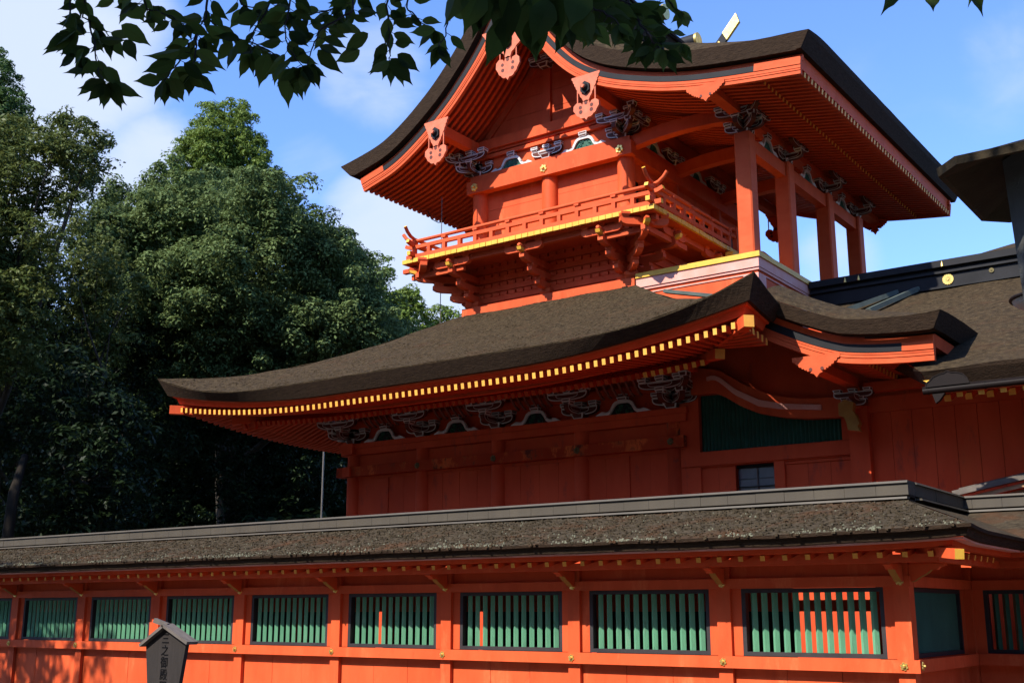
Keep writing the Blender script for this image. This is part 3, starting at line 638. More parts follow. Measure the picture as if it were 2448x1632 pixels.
for k in range(1, 4): copy_part(fl, gate, ((CX[k] + CX[k + 1]) / 2, 19.46, 5.382))
# purlin and the curved ribs between brackets
m = MB(); m.box(CX[0] - .75, CX[4] + .75, 18.97, 19.14, 5.955, 6.11); m.box(CX[0] - .56, CX[0] - .39, 19.14, YB, 5.955, 6.11); m.box(CX[4] + .39, CX[4] + .56, 19.14, 23, 5.955, 6.11)
m.box(CX[0] - .1, CX[4] + .1, 19.43, 19.60, 5.73, 5.90)
build_pieces(m, 'purlin', 'red_worn', gate)
m = MB()
for k in range(4):
    for j in range(6):
        x = CX[k] + .62 + (CX[k + 1] - CX[k] - 1.24) * j / 5
        m.polybeam([(x, 19.42, 5.70), (x, 19.32, 5.74), (x, 19.20, 5.83), (x, 19.10, 5.94), (x, 19.06, 5.98)], .045, .035, 0, side=(1, 0, 0))
build_pieces(m, 'rib', 'shaded_pink', gate)

# --- lower roof
TX0, TX1, TY0 = -21.67, -7.07, 16.35            # eave tips of the bark
L1 = lambda d: .63 * max(0, 1 - d / 4) ** 2.6
LB = lambda d: .52 * max(0, 1 - d / 5) ** 2
L2 = lambda d: .45 * max(0, 1 - d / 5) ** 2
prof = lambda t: 6.17 + .375 * t + .0225 * t * t
rl = MB()
def bumpy(x, y): return .010 * math.sin(x * 4.1 + y) + .008 * math.sin(y * 6.3 + x * 2.1)
S = [.5 - .5 * math.cos(math.pi * k / 70) for k in range(71)]
rows = []
for i in range(27):
    t = 5.0 * i / 26; x0, x1 = TX0 + t, TX1 - t
    rows.append([(lerp(x0, x1, s), TY0 + t, prof(t) + L1(min(lerp(x0, x1, s) - TX0, TX1 - lerp(x0, x1, s))) + bumpy(lerp(x0, x1, s), t)) for s in S])
rl.grid(rows, 0)
for sx in (-1, 1):
    rows = []
    for i in range(27):
        t = 5.0 * i / 26; y0, y1 = TY0 + t, 34 - t; row = []
        for s in S:
            y = lerp(y0, y1, s); x = (TX0 + t) if sx < 0 else (TX1 - t); row.append((x, y, prof(t) + L1(min(y - TY0, 34 - y)) + bumpy(x, y) * (0 if s in (0, 1) else 1)))
        rows.append(row)
    rl.grid(rows, 0, True, sx < 0)
roof1 = rl.build('lower_roof', 'bark', gate)
chp = MB()
for _ in range(11000):
    t = 4.9 * random.random() ** 1.15; x = random.uniform(TX0 + t + .1, TX1 - t - .1); y = TY0 + t
    if t < .12: continue
    z = prof(t) + L1(min(x - TX0, TX1 - x)) + bumpy(x, t); sl_ = .375 + .045 * t
    L = random.uniform(.012, .035); w = random.uniform(.006, .016); h = random.uniform(.004, .012); a = random.gauss(0, .35)
    d = Vector((math.sin(a) * L, math.cos(a) * L, math.cos(a) * L * sl_)); n = Vector((w, 0, 0)); p = Vector((x, y, z - .003))
    q = [p - d - n + Vector((0, 0, h)), p - d + n + Vector((0, 0, h * random.uniform(.4, 1.4))), p + d + n, p + d - n]
    chp.add(q, [(0, 1, 2, 3)], 0); chp.add([q[0], q[1], q[1] - Vector((0, 0, h + .02)), q[0] - Vector((0, 0, h + .02))], [(1, 0, 3, 2)], 0)
o = chp.build('bark_chips', 'bark', roof1); o['kind'] = 'stuff'
# bark edge, board and soffit of the front and left eaves; out = distance in front of the wall plane
ed = MB(); sf = MB()
SS = [.5 - .5 * math.cos(math.pi * k / 60) for k in range(61)]
def front_row(o, zf):
    x0 = CX[0] - .02 - o; x1 = CX[4] + o
    return [(lerp(x0, x1, s), Y1 - o, zf(min(lerp(x0, x1, s) - x0, x1 - lerp(x0, x1, s)))) for s in SS]
def left_row(o, zf, ymax=33.0):
    x = CX[0] - .02 - o; y0 = Y1 - o
    return [(x, lerp(y0, ymax, s * s), zf(lerp(0, ymax - y0, s * s))) for s in [k / 40 for k in range(41)]]
def right_row(o, zf, ymax=17.45):
    x = CX[4] + o; y0 = Y1 - o
    return [(x, lerp(y0, ymax, k / 10), zf(lerp(0, ymax - y0, k / 10))) for k in range(11)]
zedge = [(3.15, lambda d: 6.172 + L1(d)), (3.145, lambda d: 6.150 + L1(d)), (2.97, lambda d: 5.885 + LB(d)), (2.90, lambda d: 5.88 + LB(d))]
zsoff = [(2.90, lambda d: 5.882 + LB(d)), (2.885, lambda d: 5.85 + LB(d)), (2.84, lambda d: 5.845 + LB(d)), (2.78, lambda d: 5.775 + L2(d)), (1.80, lambda d: 5.93 + L2(d) * .75), (1.79, lambda d: 5.80 + L2(d) * .7), (.2, lambda d: 6.32)]
for rowf, fl_ in ((front_row, True), (left_row, False), (right_row, True)):
    er = [rowf(o, z) for o, z in zedge]; ed.grid(er[:2], 1, False, fl_); ed.grid(er[1:], 0, False, fl_)
    rr = [rowf(o, z) for o, z in zsoff]
    sf.grid(rr[:3], 1, False, fl_); sf.grid(rr[2:], 0, False, fl_)
ed.build('eave_edge', ['barkedge', 'bark'], roof1); sf.build('eave_board', ['red_flat', 'red'], roof1)
# rafters: the upper (flying) row each its own part, everything behind as one
def fly(a, corner=0.0, z=0):
    pass
restR = MB()
def tip_z(d): return 5.70 + L2(d)
N1 = 84; xa, xb = CX[0] - 2.62, CX[4] + 2.62
fly_parts = []
for k in range(N1 + 1):
    x = xa + (xb - xa) * k / N1; dl, dr = x - (TX0), TX1 - x; d = min(dl, dr)
    over = max(CX[0] - x, x - CX[4], 0); inner = min(Y1 - over + .03, 17.86)
    zt = tip_z(d); zi = 5.70 + .15 * (inner - 16.72) + L2(d) * (1 - .25 * (inner - 16.72))
    m = MB(); m.beam((0, 16.65, zt), (0, inner, zi), .068, .105, 0, m0=1)
    m.build('rafter', ['red_flat', 'tip'], gate, (x, 0, 0))
    # base rafter under it
    tz = 5.655 + L2(d) * .7; inn = max(17.72 + .02, min(Y1 - over + .03, 19.6))
    if Y1 - over > 17.9:
        restR.beam((x, 17.80, tz), (x, inn, 5.655 + L2(d) * .7 * (1 - (inn - 17.72) / 2.2) + .385 * (inn - 17.72)), .08, .10, 0, m0=1 if x > -9.9 else 0)  # most ends coloured red, not yellow, to read dim in eave shade
# left side rafters (run along x)
k = 0
while True:
    y = 16.9 + .1705 * k; k += 1
    if y > 31: break
    d = y - TY0; over = max(Y1 - y, 0)
    restR.beam((CX[0] - 2.78, y, tip_z(d)), (CX[0] - max(over, 1.6), y, 5.70 + .17 * (2.78 - max(over, 1.6)) + L2(d) * .75), .075, .115, 0)
    if over < 1.75: restR.beam((CX[0] - 1.78, y, 5.655 + L2(d) * .7), (CX[0] - over + .05, y, 5.655 + .385 * (1.78 - over)), .08, .10, 0)
for k in range(5):                                          # short right return
    y = 16.9 + .1705 * k; d = y - TY0
    restR.beam((CX[4] + 2.78, y, tip_z(d)), (CX[4] + (Y1 - y), y, 5.70 + .12 * (2.78 - (Y1 - y)) + L2(d) * .8), .075, .115, 0, m0=1)
    if Y1 - y > 1.9: pass
# hip rafters
for sx, xc in ((-1, CX[0]), (1, CX[4])):
    m = MB(); m.beam((xc + sx * 2.93, Y1 - 2.93, 6.08), (xc + sx * 1.2, Y1 - 1.2, 6.05), .17, .19, 0, m0=1 if sx > 0 else 0)
    m.beam((xc + sx * 1.95, Y1 - 1.95, 5.85), (xc, Y1, 6.25), .17, .17, 0, m0=1); m.build('hip_rafter', ['red', 'tip'], gate)
m = MB(); m.grid([front_row(1.86, lambda d: 5.725 + L2(d) * .72), front_row(1.86, lambda d: 5.79 + L2(d) * .75), front_row(1.76, lambda d: 5.79 + L2(d) * .75), front_row(1.76, lambda d: 5.725 + L2(d) * .72), front_row(1.86, lambda d: 5.725 + L2(d) * .72)], 0, False)
m.build('rafter_rail', 'red', gate)

# --- generic swept gable edge in an x-z plane (rake): layers of board, black strip, red strip, bark
def offset_curve(pts, d):
    out = []
    for i, p in enumerate(pts):
        a = Vector((pts[max(i - 1, 0)][0], pts[max(i - 1, 0)][1])); b = Vector((pts[min(i + 1, len(pts) - 1)][0], pts[min(i + 1, len(pts) - 1)][1]))
        t = (b - a).normalized(); n = Vector((-t.y, t.x)); n = n if n.y > 0 else -n
        out.append((p[0] + n.x * d, p[1] + n.y * d))
    return out
def resample(pts, n):
    d = [0]
    for a, b in zip(pts, pts[1:]): d.append(d[-1] + math.hypot(b[0] - a[0], b[1] - a[1]))
    out = []
    for i in range(n):
        s = d[-1] * i / (n - 1); out.append((interp(d, [p[0] for p in pts], s), interp(d, [p[1] for p in pts], s)))
    return out
def smooth(pts, it=2):
    for _ in range(it): pts = [pts[0]] + [((a[0] + 2 * b[0] + c[0]) / 4, (a[1] + 2 * b[1] + c[1]) / 4) for a, b, c in zip(pts, pts[1:], pts[2:])] + [pts[-1]]
    return pts
def band(m, c0, c1, y0, y1, mi):
    rows = [[(a[0], y0, a[1]), (b[0], y0, b[1]), (b[0], y1, b[1]), (a[0], y1, a[1]), (a[0], y0, a[1])] for a, b in zip(c0, c1)]
    m.grid(rows, mi, False, True); m.add(rows[0][:4], [(0, 1, 2, 3)], mi); m.add(rows[-1][:4], [(3, 2, 1, 0)], mi)

# --- lower kohai: the porch roof sweeping out to the right
KC = smooth(resample([(-7.72, 6.16), (-7.42, 5.97), (-6.97, 5.745), (-6.6, 5.58), (-6.24, 5.45), (-5.85, 5.385), (-5.51, 5.35), (-5.15, 5.325), (-4.78, 5.31)], 40), 2)
KY = 17.6
m = MB(); c1 = offset_curve(KC, .175); c2 = offset_curve(KC, .30); c3 = offset_curve(KC, .40)
band(m, KC, offset_curve(KC, .085), KY, KY + .09, 0); band(m, offset_curve(KC, .089), offset_curve(KC, .135), KY - .012, KY + .09, 0); band(m, offset_curve(KC, .139), c1, KY - .02, KY + .09, 0)
band(m, c1[:-6], c2[:-6], KY - .03, KY + .09, 1); band(m, c1[-7:], c2[-7:], KY - .035, KY + .09, 0)
band(m, c2, c3, KY - .01, KY + .09, 2)
m.build('kohai_bargeboard', ['pink', 'black', 'red'], gate)
m = MB(); kb = offset_curve(KC, .42); kt = offset_curve(KC, .645)
def extend(c, L): d = Vector((c[-1][0] - c[-3][0], c[-1][1] - c[-3][1])).normalized(); return c + [(c[-1][0] + d.x * L, c[-1][1] + d.y * L + .02)]
kb = extend(kb, .07); kt = extend([(p[0], p[1] + .03 * (i / 39) ** 5) for i, p in enumerate(kt)], .20)
ks = lambda y: .36 * clamp((y - 17.3) / .9) ** .75
kf = lambda x: interp([-8, -6.0, -5.2, -4.55], [1, 1, .7, .15], x)
rows = [[(p[0], y, p[1] + ks(y) * kf(p[0]) + bumpy(p[0], y) * .5) for p in kt] for y in [17.3, 17.36, 17.45, 17.6, 17.8, 18.1, 18.6, 19.3, 20.2, 22, 25, 30]]
m.grid(rows, 0, True)
ko = m.build('kohai_roof', 'bark', gate)
m = MB(); m.grid([[(p[0], 17.3, p[1]) for p in kt], [(p[0], 17.38, p[1] + .01) for p in kb], [(p[0], 17.52, p[1] - .012) for p in kb]], 0, False)
e0, e1 = kt[-1], kb[-1]
m.grid([[(e0[0], y, e0[1] + ks(y) * .15) for y in (17.3, 17.6, 18, 19, 24, 30)], [(e1[0], y + (.1 if y < 17.4 else 0), e1[1] + ks(y) * .1) for y in (17.3, 17.6, 18, 19, 24, 30)], [(e1[0] - .08, y + (.2 if y < 17.4 else 0), e1[1] + ks(y) * .1) for y in (17.3, 17.6, 18, 19, 24, 30)]], 0, False)
m.build('eave_edge', 'barkedge', ko)
m = MB(); sc_ = offset_curve(KC, .22); m.grid([[(p[0], y, p[1]) for p in sc_] for y in (17.65, 30)], 0, False, True)
m.grid([[(p[0], 17.65, p[1]) for p in (offset_curve(KC, .22)[-1], offset_curve(KC, .42)[-1])], [(p[0], 30, p[1]) for p in (offset_curve(KC, .22)[-1], offset_curve(KC, .42)[-1])]], 0, False)
m.build('eave_board', 'red_flat', ko)
y = 17.80
while y < 24:
    pts = [(p[0], y, p[1]) for p in offset_curve(KC, .16)[3:-1:3]]
    restR.polybeam(pts, .075, .10, 0, m1=1)
    pts = [(p[0], y, p[1]) for p in offset_curve(KC, .065)[1:27:3]]
    restR.polybeam(pts, .08, .09, 0, m1=1); y += .1705
m = MB()                                                   # purlin and strut carrying the porch eave
m.box(-6.74, -6.54, 17.66, 24, 5.36, 5.52); m.box(-6.75, -6.53, 19.3, 19.5, 5.0, 5.36)
build_pieces(m, 'kohai_purlin', 'red', gate)
mm = MB()
for z, L in ((5.04, .22), (5.18, .34)):
    mm.outlined([(px - 6.63, 19.24, pz) for px, pz in boat(-L, L, z, z + .1)], (0, -1, 0), .10, .016, 1, 0)
    for q in (-L + .08, 0, L - .08): mm.obox(-6.63 + q - .07, -6.63 + q + .07, 19.17, 19.31, z + .1, z + .145, .012, 1, 0, taper=.015)
for z, L in ((5.11, .30),): mm.outlined([(-6.51, 19.35 + py, pz) for py, pz in boat(-L - .1, L, z, z + .1)], (1, 0, 0), .10, .016, 1, 0)
mm.build('kohai_bracket', BM, gate)
m = MB(); nose = [(-.14, .10), (-.14, .30), (-.02, .36), (.12, .30), (.10, .16), (.16, .06), (.20, -.06), (.17, -.12), (.20, -.2), (.0, -.16), (-.02, -.02), (-.06, .06)]
m.prism([(-6.68 + a, 19.02, 4.76 + b) for a, b in nose], (0, .14, 0), 0); m.build('nosing', 'shaded_ochre', gate)

# carved gable pendants (gegyo): scalloped plates
def scallop_plate(m, outline, y, th, mi, holes=(), mh=1):
    m.prism([(a, y, b) for a, b in outline], (0, th, 0), mi)
    for (a, b, r0) in holes:
        ring = [(a + r0 * math.cos(t), y - .004, b + r0 * math.sin(t)) for t in [2 * math.pi * j / 12 for j in range(12)]]
        m.add(ring, [tuple(range(12))], mh)
def scal(pts, n=3, amp=.018):
    out = []
    for (a, b) in zip(pts, pts[1:]):
        L = math.hypot(b[0] - a[0], b[1] - a[1]); nx, nz = (b[1] - a[1]) / L, -(b[0] - a[0]) / L
        for i in range(n * 3):
            t = i / (n * 3); s = abs(math.sin(math.pi * t * n)) * amp; out.append((lerp(a[0], b[0], t) + nx * s, lerp(a[1], b[1], t) + nz * s))
    return out + [pts[-1]]
def low_pendant(x, z, w, h, y, parent, far=False):
    m = MB(); lft = scal([(x - w, z + .02), (x - w * .62, z - h * .38), (x - w * .3, z - h * .62)], 3, .02) + [(x - w * .16, z - h * .60), (x - w * .26, z - h * .74), (x - w * .12, z - h * .80), (x, z - h)]
    rgt = [(2 * x - a, b) for a, b in lft[::-1]][1:]
    scallop_plate(m, lft + rgt + [(x + w, z + .06), (x - w, z + .06)], y, .06, 0, [(x - w * .24, z - h * .55, .03), (x + w * .24, z - h * .55, .03)], 1)
    return m.build('gable_pendant', ['pink' if not far else 'red', 'shade_red'], parent)
low_pendant(-6.62, 5.56, .40, .30, KY - .025, gate)
rest_of_gate = restR

# ============================================================ TOWER GATE, balcony storey
# pedestal of the upper porch
PXR = -9.05
m = MB(); m.box(-12.2, PXR - .06, 21.26, 28.7, 6.6, 8.42)
ped = m.build('pedestal', 'red', gate)
m = MB(); m.box(-11.9, PXR + .03, 21.17, 28.75, 8.645, 8.755); m.build('pedestal_cap', 'gold', ped)
m = MB(); m.box(-11.9, PXR - .005, 21.20, 28.72, 8.44, 8.643); m.box(-11.9, PXR - .02, 21.225, 28.7, 8.385, 8.437); m.box(-11.9, PXR - .035, 21.24, 28.7, 8.30, 8.325)
m.box(PXR - .36, PXR - .03, 21.22, 21.6, 6.6, 8.30); m.box(PXR - .1, PXR - .03, 23.5, 23.78, 6.6, 8.30)
m.build('pedestal_beam', 'pinkwhite', ped)
# base beam and recessed bracket wall under the balcony
UX = [-16.36, -14.31, -12.25]; YU = 21.5
m = MB(); m.box(-16.68, -11.93, 21.18, 21.5, 8.50, 8.69); m.build('base_beam', 'red', gate)
m = MB()
for x in (-16.5, -14.3, -12.15): m.box(x - .06, x + .06, 21.12, 21.4, 8.38, 8.50)
build_pieces(m, 'beam_block', 'barkedge', gate)
m = MB(); m.box(-16.55, -12.05, 21.42, 21.5, 8.69, 9.75); m.box(-16.55, -16.45, 21.5, 28.3, 8.4, 9.75); m.box(-12.15, -12.05, 21.5, 28.3, 8.4, 9.75)
for i, z in enumerate((8.80, 9.04, 9.28, 9.52)):
    m.box(-16.6, -12.0, 21.385, 21.42, z, z + .125); m.box(-12.05, -12.0, 21.42, 28, z, z + .125)
    for j in range(20):
        x = -16.5 + 4.4 * j / 19
        m.box(x - .09, x + .09, 21.37, 21.42, z + .125, z + .205)
m.build('bracket_wall', 'red', gate)
def koshi(reach=1.05):
    # three-stepped red bracket cluster carrying the balcony edge; local y = outward negative, z from 8.69
    m = MB()
    def block(x, y, z, w=.17, h=.085): 
        m.prism([(x - w / 2, y - w / 2, z + h * .5), (x + w / 2, y - w / 2, z + h * .5), (x + w / 2, y + w / 2, z + h * .5), (x - w / 2, y + w / 2, z + h * .5)], (0, 0, h * .5), 0)
        lo = [(x - w * .36, y - w * .36, z), (x + w * .36, y - w * .36, z), (x + w * .36, y + w * .36, z), (x - w * .36, y + w * .36, z)]
        hi = [(x - w / 2, y - w / 2, z + h * .5), (x + w / 2, y - w / 2, z + h * .5), (x + w / 2, y + w / 2, z + h * .5), (x - w / 2, y + w / 2, z + h * .5)]
        m.add(lo + hi, [(0, 3, 2, 1)] + [(i, (i + 1) % 4, 4 + (i + 1) % 4, 4 + i) for i in range(4)], 0)
    block(0, -.1, 0, .30, .14)
    for k in range(3):
        z = .14 + .235 * k; yo = -(.1 + .31 * (k + 1))
        m.prism([(-.065, py, pz) for py, pz in boat(yo - .11, .05, z, z + .15, .13)], (.13, 0, 0), 0)
        block(0, yo, z + .15)
    z = .14 + .235 * 3; yo = -(.1 + .31 * 3)
    m.prism([(px, yo - .06, pz) for px, pz in boat(-.52, .52, z - .02, z + .14, .1)], (0, .12, 0), 0)
    for q in (-.42, 0, .42): block(q, yo, z + .14, .19, .1)
    # yellow tipped nosing
    m.tube([(0, yo - .02, z + .06), (0, yo - .16, z + .07), (0, yo - .22, z + .10)], [.06, .065, .04], 10, 0)
    m.prism([(-.055, yo - .09, z - .06), (-.055, yo - .20, z - .02), (-.055, yo - .23, z + .05), (-.055, yo - .09, z + .03)], (.11, 0, 0), 1)
    return m
kb_ = koshi().build('balcony_bracket', ['red', 'gold'], gate, (UX[0], 21.45, 8.69))
for x in UX[1:]: copy_part(kb_, gate, (x, 21.45, 8.69))
kr = koshi().xform(Matrix.Rotation(R(90), 4, 'Z')).build('balcony_bracket', ['red', 'gold'], gate, (-12.2, 21.55, 8.694)); copy_part(kr, gate, (-12.2, 23.55, 8.694))
kl = koshi().xform(Matrix.Rotation(R(-90), 4, 'Z')).build('balcony_bracket', ['red', 'gold'], gate, (UX[0] - .05, 21.55, 8.694)); copy_part(kl, gate, (UX[0] - .05, 23.6, 8.69))
def koshi_diag(ang):
    m = koshi(); m.v = [(x, y * 1.36, z) for x, y, z in m.v]; return m.xform(Matrix.Rotation(R(ang), 4, 'Z'))
koshi_diag(45).build('balcony_bracket', ['red', 'gold'], gate, (UX[2], 21.45, 8.698)); koshi_diag(-45).build('balcony_bracket', ['red', 'gold'], gate, (UX[0], 21.45, 8.698))
# edge beam, joist ends, deck boards with yellow ends
DX0, DX1, DY0 = -17.72, -10.84, 20.15
m = MB(); m.box(DX0 + .1, DX1 - .1, 20.41, 20.53, 9.60, 9.72); m.box(DX1 - .42, DX1 - .30, 20.53, 24.4, 9.60, 9.72); m.box(DX0 + .30, DX0 + .42, 20.53, 28.5, 9.60, 9.72)
m.box(DX0 + .08, UX[0] + .3, 20.43, 20.53, 9.40, 9.52); m.box(UX[2] - .1, DX1 - .3, 20.43, 20.53, 9.40, 9.52); m.box(DX1 - .41, DX1 - .31, 20.3, 22.2, 9.40, 9.52); m.box(DX0 + .31, DX0 + .41, 20.3, 23, 9.40, 9.52)
for j in range(24):
    x = DX0 + .3 + (DX1 - DX0 - .6) * j / 23
    if x < UX[0] + .2 or x > UX[2] - .2: m.box(x - .09, x + .09, 20.41, 20.53, 9.53, 9.60)
m.box(DX0 - .18, DX0 + .4, 20.40, 20.52, 9.60, 9.70)
build_pieces(m, 'balcony_beam', 'pink', gate)
m = MB(); m.box(DX0 + .05, DX1 - .05, 20.2, 21.42, 9.725, 9.74); m.box(DX1 - 1.2, DX1 - .05, 21.42, 24.4, 9.725, 9.74); m.box(DX0 + .05, DX0 + 1.2, 21.42, 28.5, 9.725, 9.74); m.build('balcony_soffit', 'red_flat', gate)
m = MB(); n = 41
for i in range(n):
    a = DX0 + (DX1 - DX0) * i / n; b = DX0 + (DX1 - DX0) * (i + 1) / n; j = random.uniform(-.006, .006)
    m.box(a + .006, b - .006, DY0 + j, 21.4, 9.742, 9.838)
for i in range(25):
    a = 20.17 + .17 * i; m.box(-12.0, DX1 + random.uniform(-.006, .006), a + .006, a + .164, 9.745, 9.84)
for i in range(46):
    a = 20.17 + .17 * i; m.box(DX0 + random.uniform(-.006, .006), -16.6, a + .006, a + .164, 9.745, 9.84)
m.build('balcony_boards', 'gold', gate)
# railing
rail = MB(); RY = 20.26; RXR = -10.93; RXL = -17.42
def rail_run(p, q, ext0=True, ext1=True, dz=0.0):
    p, q = Vector(p) + Vector((0, 0, dz)), Vector(q) + Vector((0, 0, dz)); d = (q - p).normalized(); e0 = p - d * .02; e1 = q + d * .02
    n = Vector((-d.y, d.x, 0))
    rail.beam(p - d * (.22 if ext0 else 0) + Vector((0, 0, 9.905)), q + d * (.22 if ext1 else 0) + Vector((0, 0, 9.905)), .10, .10, 0, m0=1, m1=1)
    a = [p + Vector((0, 0, 10.14)), q + Vector((0, 0, 10.14))]
    if ext0: a = [p - d * .26 + Vector((0, 0, 10.20)), p - d * .14 + Vector((0, 0, 10.155))] + a
    if ext1: a = a + [q + d * .14 + Vector((0, 0, 10.155)), q + d * .26 + Vector((0, 0, 10.20))]
    rail.polybeam(a, .09, .085, 0, side=n, m0=1, m1=1)
    t = [p + Vector((0, 0, 10.295)), q + Vector((0, 0, 10.295))]
    if ext0: t = [p - d * .36 + Vector((0, 0, 10.53)), p - d * .27 + Vector((0, 0, 10.42)), p - d * .15 + Vector((0, 0, 10.335))] + t
    if ext1: t = t + [q + d * .15 + Vector((0, 0, 10.335)), q + d * .27 + Vector((0, 0, 10.42)), q + d * .36 + Vector((0, 0, 10.53))]
    rail.tube(t, .042, 10, 0, mcap=1)
    L = (q - p).length; k = max(2, round(L / .505)); k += k % 2
    for i in range(k + 1):
        c = p + d * (L * i / k); ht = 10.10
        e_ = .045 + dz * .04; rail.box(c.x - e_, c.x + e_, c.y - e_, c.y + e_, 9.842, ht + dz)
        if i % 2 == 0:
            rail.box(c.x - .035, c.x + .035, c.y - .035, c.y + .035, 10.178 + dz, 10.215 + dz); rail.box(c.x - .06 - dz * .03, c.x + .06 + dz * .03, c.y - .06 - dz * .03, c.y + .06 + dz * .03, 10.215 + dz, 10.262 + dz)
rail_run((RXL, RY, 0), (RXR, RY, 0)); rail_run((RXR, RY, 0), (RXR, 23.9, 0), True, False, .05); rail_run((RXL, RY, 0), (RXL, 28.3, 0), True, True, .05)
# sleeve end of the side railing
rail.box(RXR - .06, RXR + .06, 24.25, 24.41, 9.84, 10.46)
for z in (10.295, 10.12): rail.tube([(RXR, 23.9, z), (RXR, 24.0, z + .09), (RXR, 24.15, z + .12), (RXR, 24.3, z + .09)], .045, 8, 0)
rail.build('railing', ['pink', 'gold'], gate)
m = MB(); m.box(DX1 - .02, DX1 + .17, 23.55, 23.78, 9.45, 9.66); m.box(DX1 - .02, DX1 + .12, 23.85, 24.1, 9.40, 9.58); build_pieces(m, 'joist_end', 'gold', gate)
# --- upper body
m = MB(); round_col(m, 0, 0, .20, 9.8, 11.62); c0 = m.build('upper_pillar', 'red', gate, (UX[0], YU, 0))
for x in UX[1:]: copy_part(c0, gate, (x, YU, 0))
for y in (23.6, 25.9, 28.1): copy_part(c0, gate, (UX[2], y, 0)); copy_part(c0, gate, (UX[0], y, 0))
for k in range(2):
    m = MB(); a, b = UX[k] + .1, UX[k + 1] - .1; zs = [9.8, 10.28, 10.72, 11.16, 11.62]
    for i in range(4): jj = random.uniform(-.003, .003); m.box(a, b, YU + .02 + jj, YU + .08, zs[i] + .004, zs[i + 1] - .004)
    m.build('upper_wall_panel', 'red', gate)
m = MB(); m.box(UX[0] - .24, UX[2] + .30, 21.22, 21.45, 11.59, 11.905); m.build('upper_tie_beam', 'red', gate)
m = MB(); m.box(UX[0] - .18, UX[2] + .22, 21.30, 21.56, 11.91, 12.055); m.build('upper_head_beam', 'red', gate)
m = MB(); m.box(UX[0] - .1, UX[2] + .1, 21.42, 21.50, 12.055, 12.60); m.box(UX[0] - .25, UX[2] + .25, 21.33, 21.46, 12.455, 12.545); m.box(UX[0] - .25, UX[2] + .25, 21.36, 21.46, 12.60, 12.66)
m.build('upper_frieze', 'red', gate)
m = MB(); m.box(UX[0] - .2, UX[2] + .2, 21.28, 21.5, 12.665, 12.92); m.build('gable_tie_beam', 'red', gate)
# side body (in shadow under the porch)
m = MB(); xx = UX[2] + .04
m.box(xx - .06, xx, 21.6, 28.2, 9.8, 10.5); m.box(xx - .06, xx, 21.6, 28.2, 11.2, 11.6); m.box(xx - .06, xx - .02, 21.6, 28.2, 12.05, 13.2)
for y in (22.2, 23.0, 24.25, 25.2, 26.6, 27.4): m.box(xx - .06, xx, y - .13, y + .13, 10.5, 11.2)
m.box(xx - .02, xx + .2, 21.46, 28.3, 11.59, 11.9); m.box(xx - .1, xx + .15, 21.46, 28.3, 11.905, 12.05)
m.box(UX[0] - .1, UX[0], 21.6, 28.2, 9.8, 13.2); m.box(UX[0], UX[2], 28.14, 28.2, 9.8, 14.9)
m.build('upper_side_wall', 'red', gate)
m = MB(); m.box(xx - .10, xx - .07, 21.7, 28.1, 10.45, 11.25); w = m.build('upper_window', 'black', gate)
m = MB(); flower_stud(m, (0, 0, 0), (0, -1, 0), .105); st2 = m.build('stud', 'goldmetal', gate, (UX[1], 21.22, 11.76))
copy_part(st2, gate, (UX[0], 21.22, 11.74)); copy_part(st2, gate, (UX[2], 21.22, 11.745))
# upper brackets and frog legs
ub = bracket(steps=0).build('bracket', BM, gate, (UX[1], 21.40, 12.055))
corner_bracket(-1, .36).build('bracket', BM, gate, (UX[0], 21.42, 12.04)); corner_bracket(1, .36).build('bracket', BM, gate, (UX[2], 21.42, 12.04))
fl2 = frogleg(.64, .29).build('frog_leg_strut', FM, gate, ((UX[0] + UX[1]) / 2, 21.40, 12.058)); copy_part(fl2, gate, ((UX[1] + UX[2]) / 2, 21.40, 12.058))
rot90 = Matrix.Rotation(R(90), 4, 'Z')
sb = bracket(steps=0).xform(rot90).build('bracket', BM, gate, (UX[2] + .12, 23.6, 12.055)); copy_part(sb, gate, (UX[2] + .12, 25.9, 12.055))
sf2 = frogleg(.55, .27).xform(rot90).build('frog_leg_strut', FM, gate, (UX[2] + .12, 22.55, 12.055)); copy_part(sf2, gate, (UX[2] + .12, 24.75, 12.055)); copy_part(sf2, gate, (UX[2] + .12, 27.0, 12.055))
# porch pillars, beams, brackets
PC = [21.53, 23.64, 26.1, 28.2]; PCX = -9.375
m = MB(); w = .175
m.prism([(-w, -w + .03, 8.76), (-w + .03, -w, 8.76), (w - .03, -w, 8.76), (w, -w + .03, 8.76), (w, w - .03, 8.76), (w - .03, w, 8.76), (-w + .03, w, 8.76), (-w, w - .03, 8.76)], (0, 0, 2.72), 0)
pp = m.build('porch_pillar', 'pink', gate, (PCX, PC[0], 0))
for y in PC[1:]: copy_part(pp, gate, (PCX, y, 0))
for a, b in zip(PC, PC[1:]):
    m = MB(); m.box(PCX - .10, PCX + .10, a + .17, b - .17, 11.13, 11.44); m.build('porch_beam', 'red', gate)
pb = bracket(steps=1, reach=.38).xform(rot90).build('bracket', BM, gate, (PCX, PC[1], 11.47)); copy_part(pb, gate, (PCX, PC[2], 11.47)); copy_part(pb, gate, (PCX, PC[3], 11.47))
corner_bracket(1, .36).build('bracket', BM, gate, (PCX, PC[0], 11.47))
pf = frogleg(.52, .27).xform(rot90).build('frog_leg_strut', FM, gate, (PCX + .04, (PC[0] + PC[1]) / 2, 11.445))
for a, b in ((PC[1], PC[2]), (PC[2], PC[3])): copy_part(pf, gate, (PCX + .04, (a + b) / 2, 11.445))
m = MB()                                                    # rainbow beams from the body to the porch
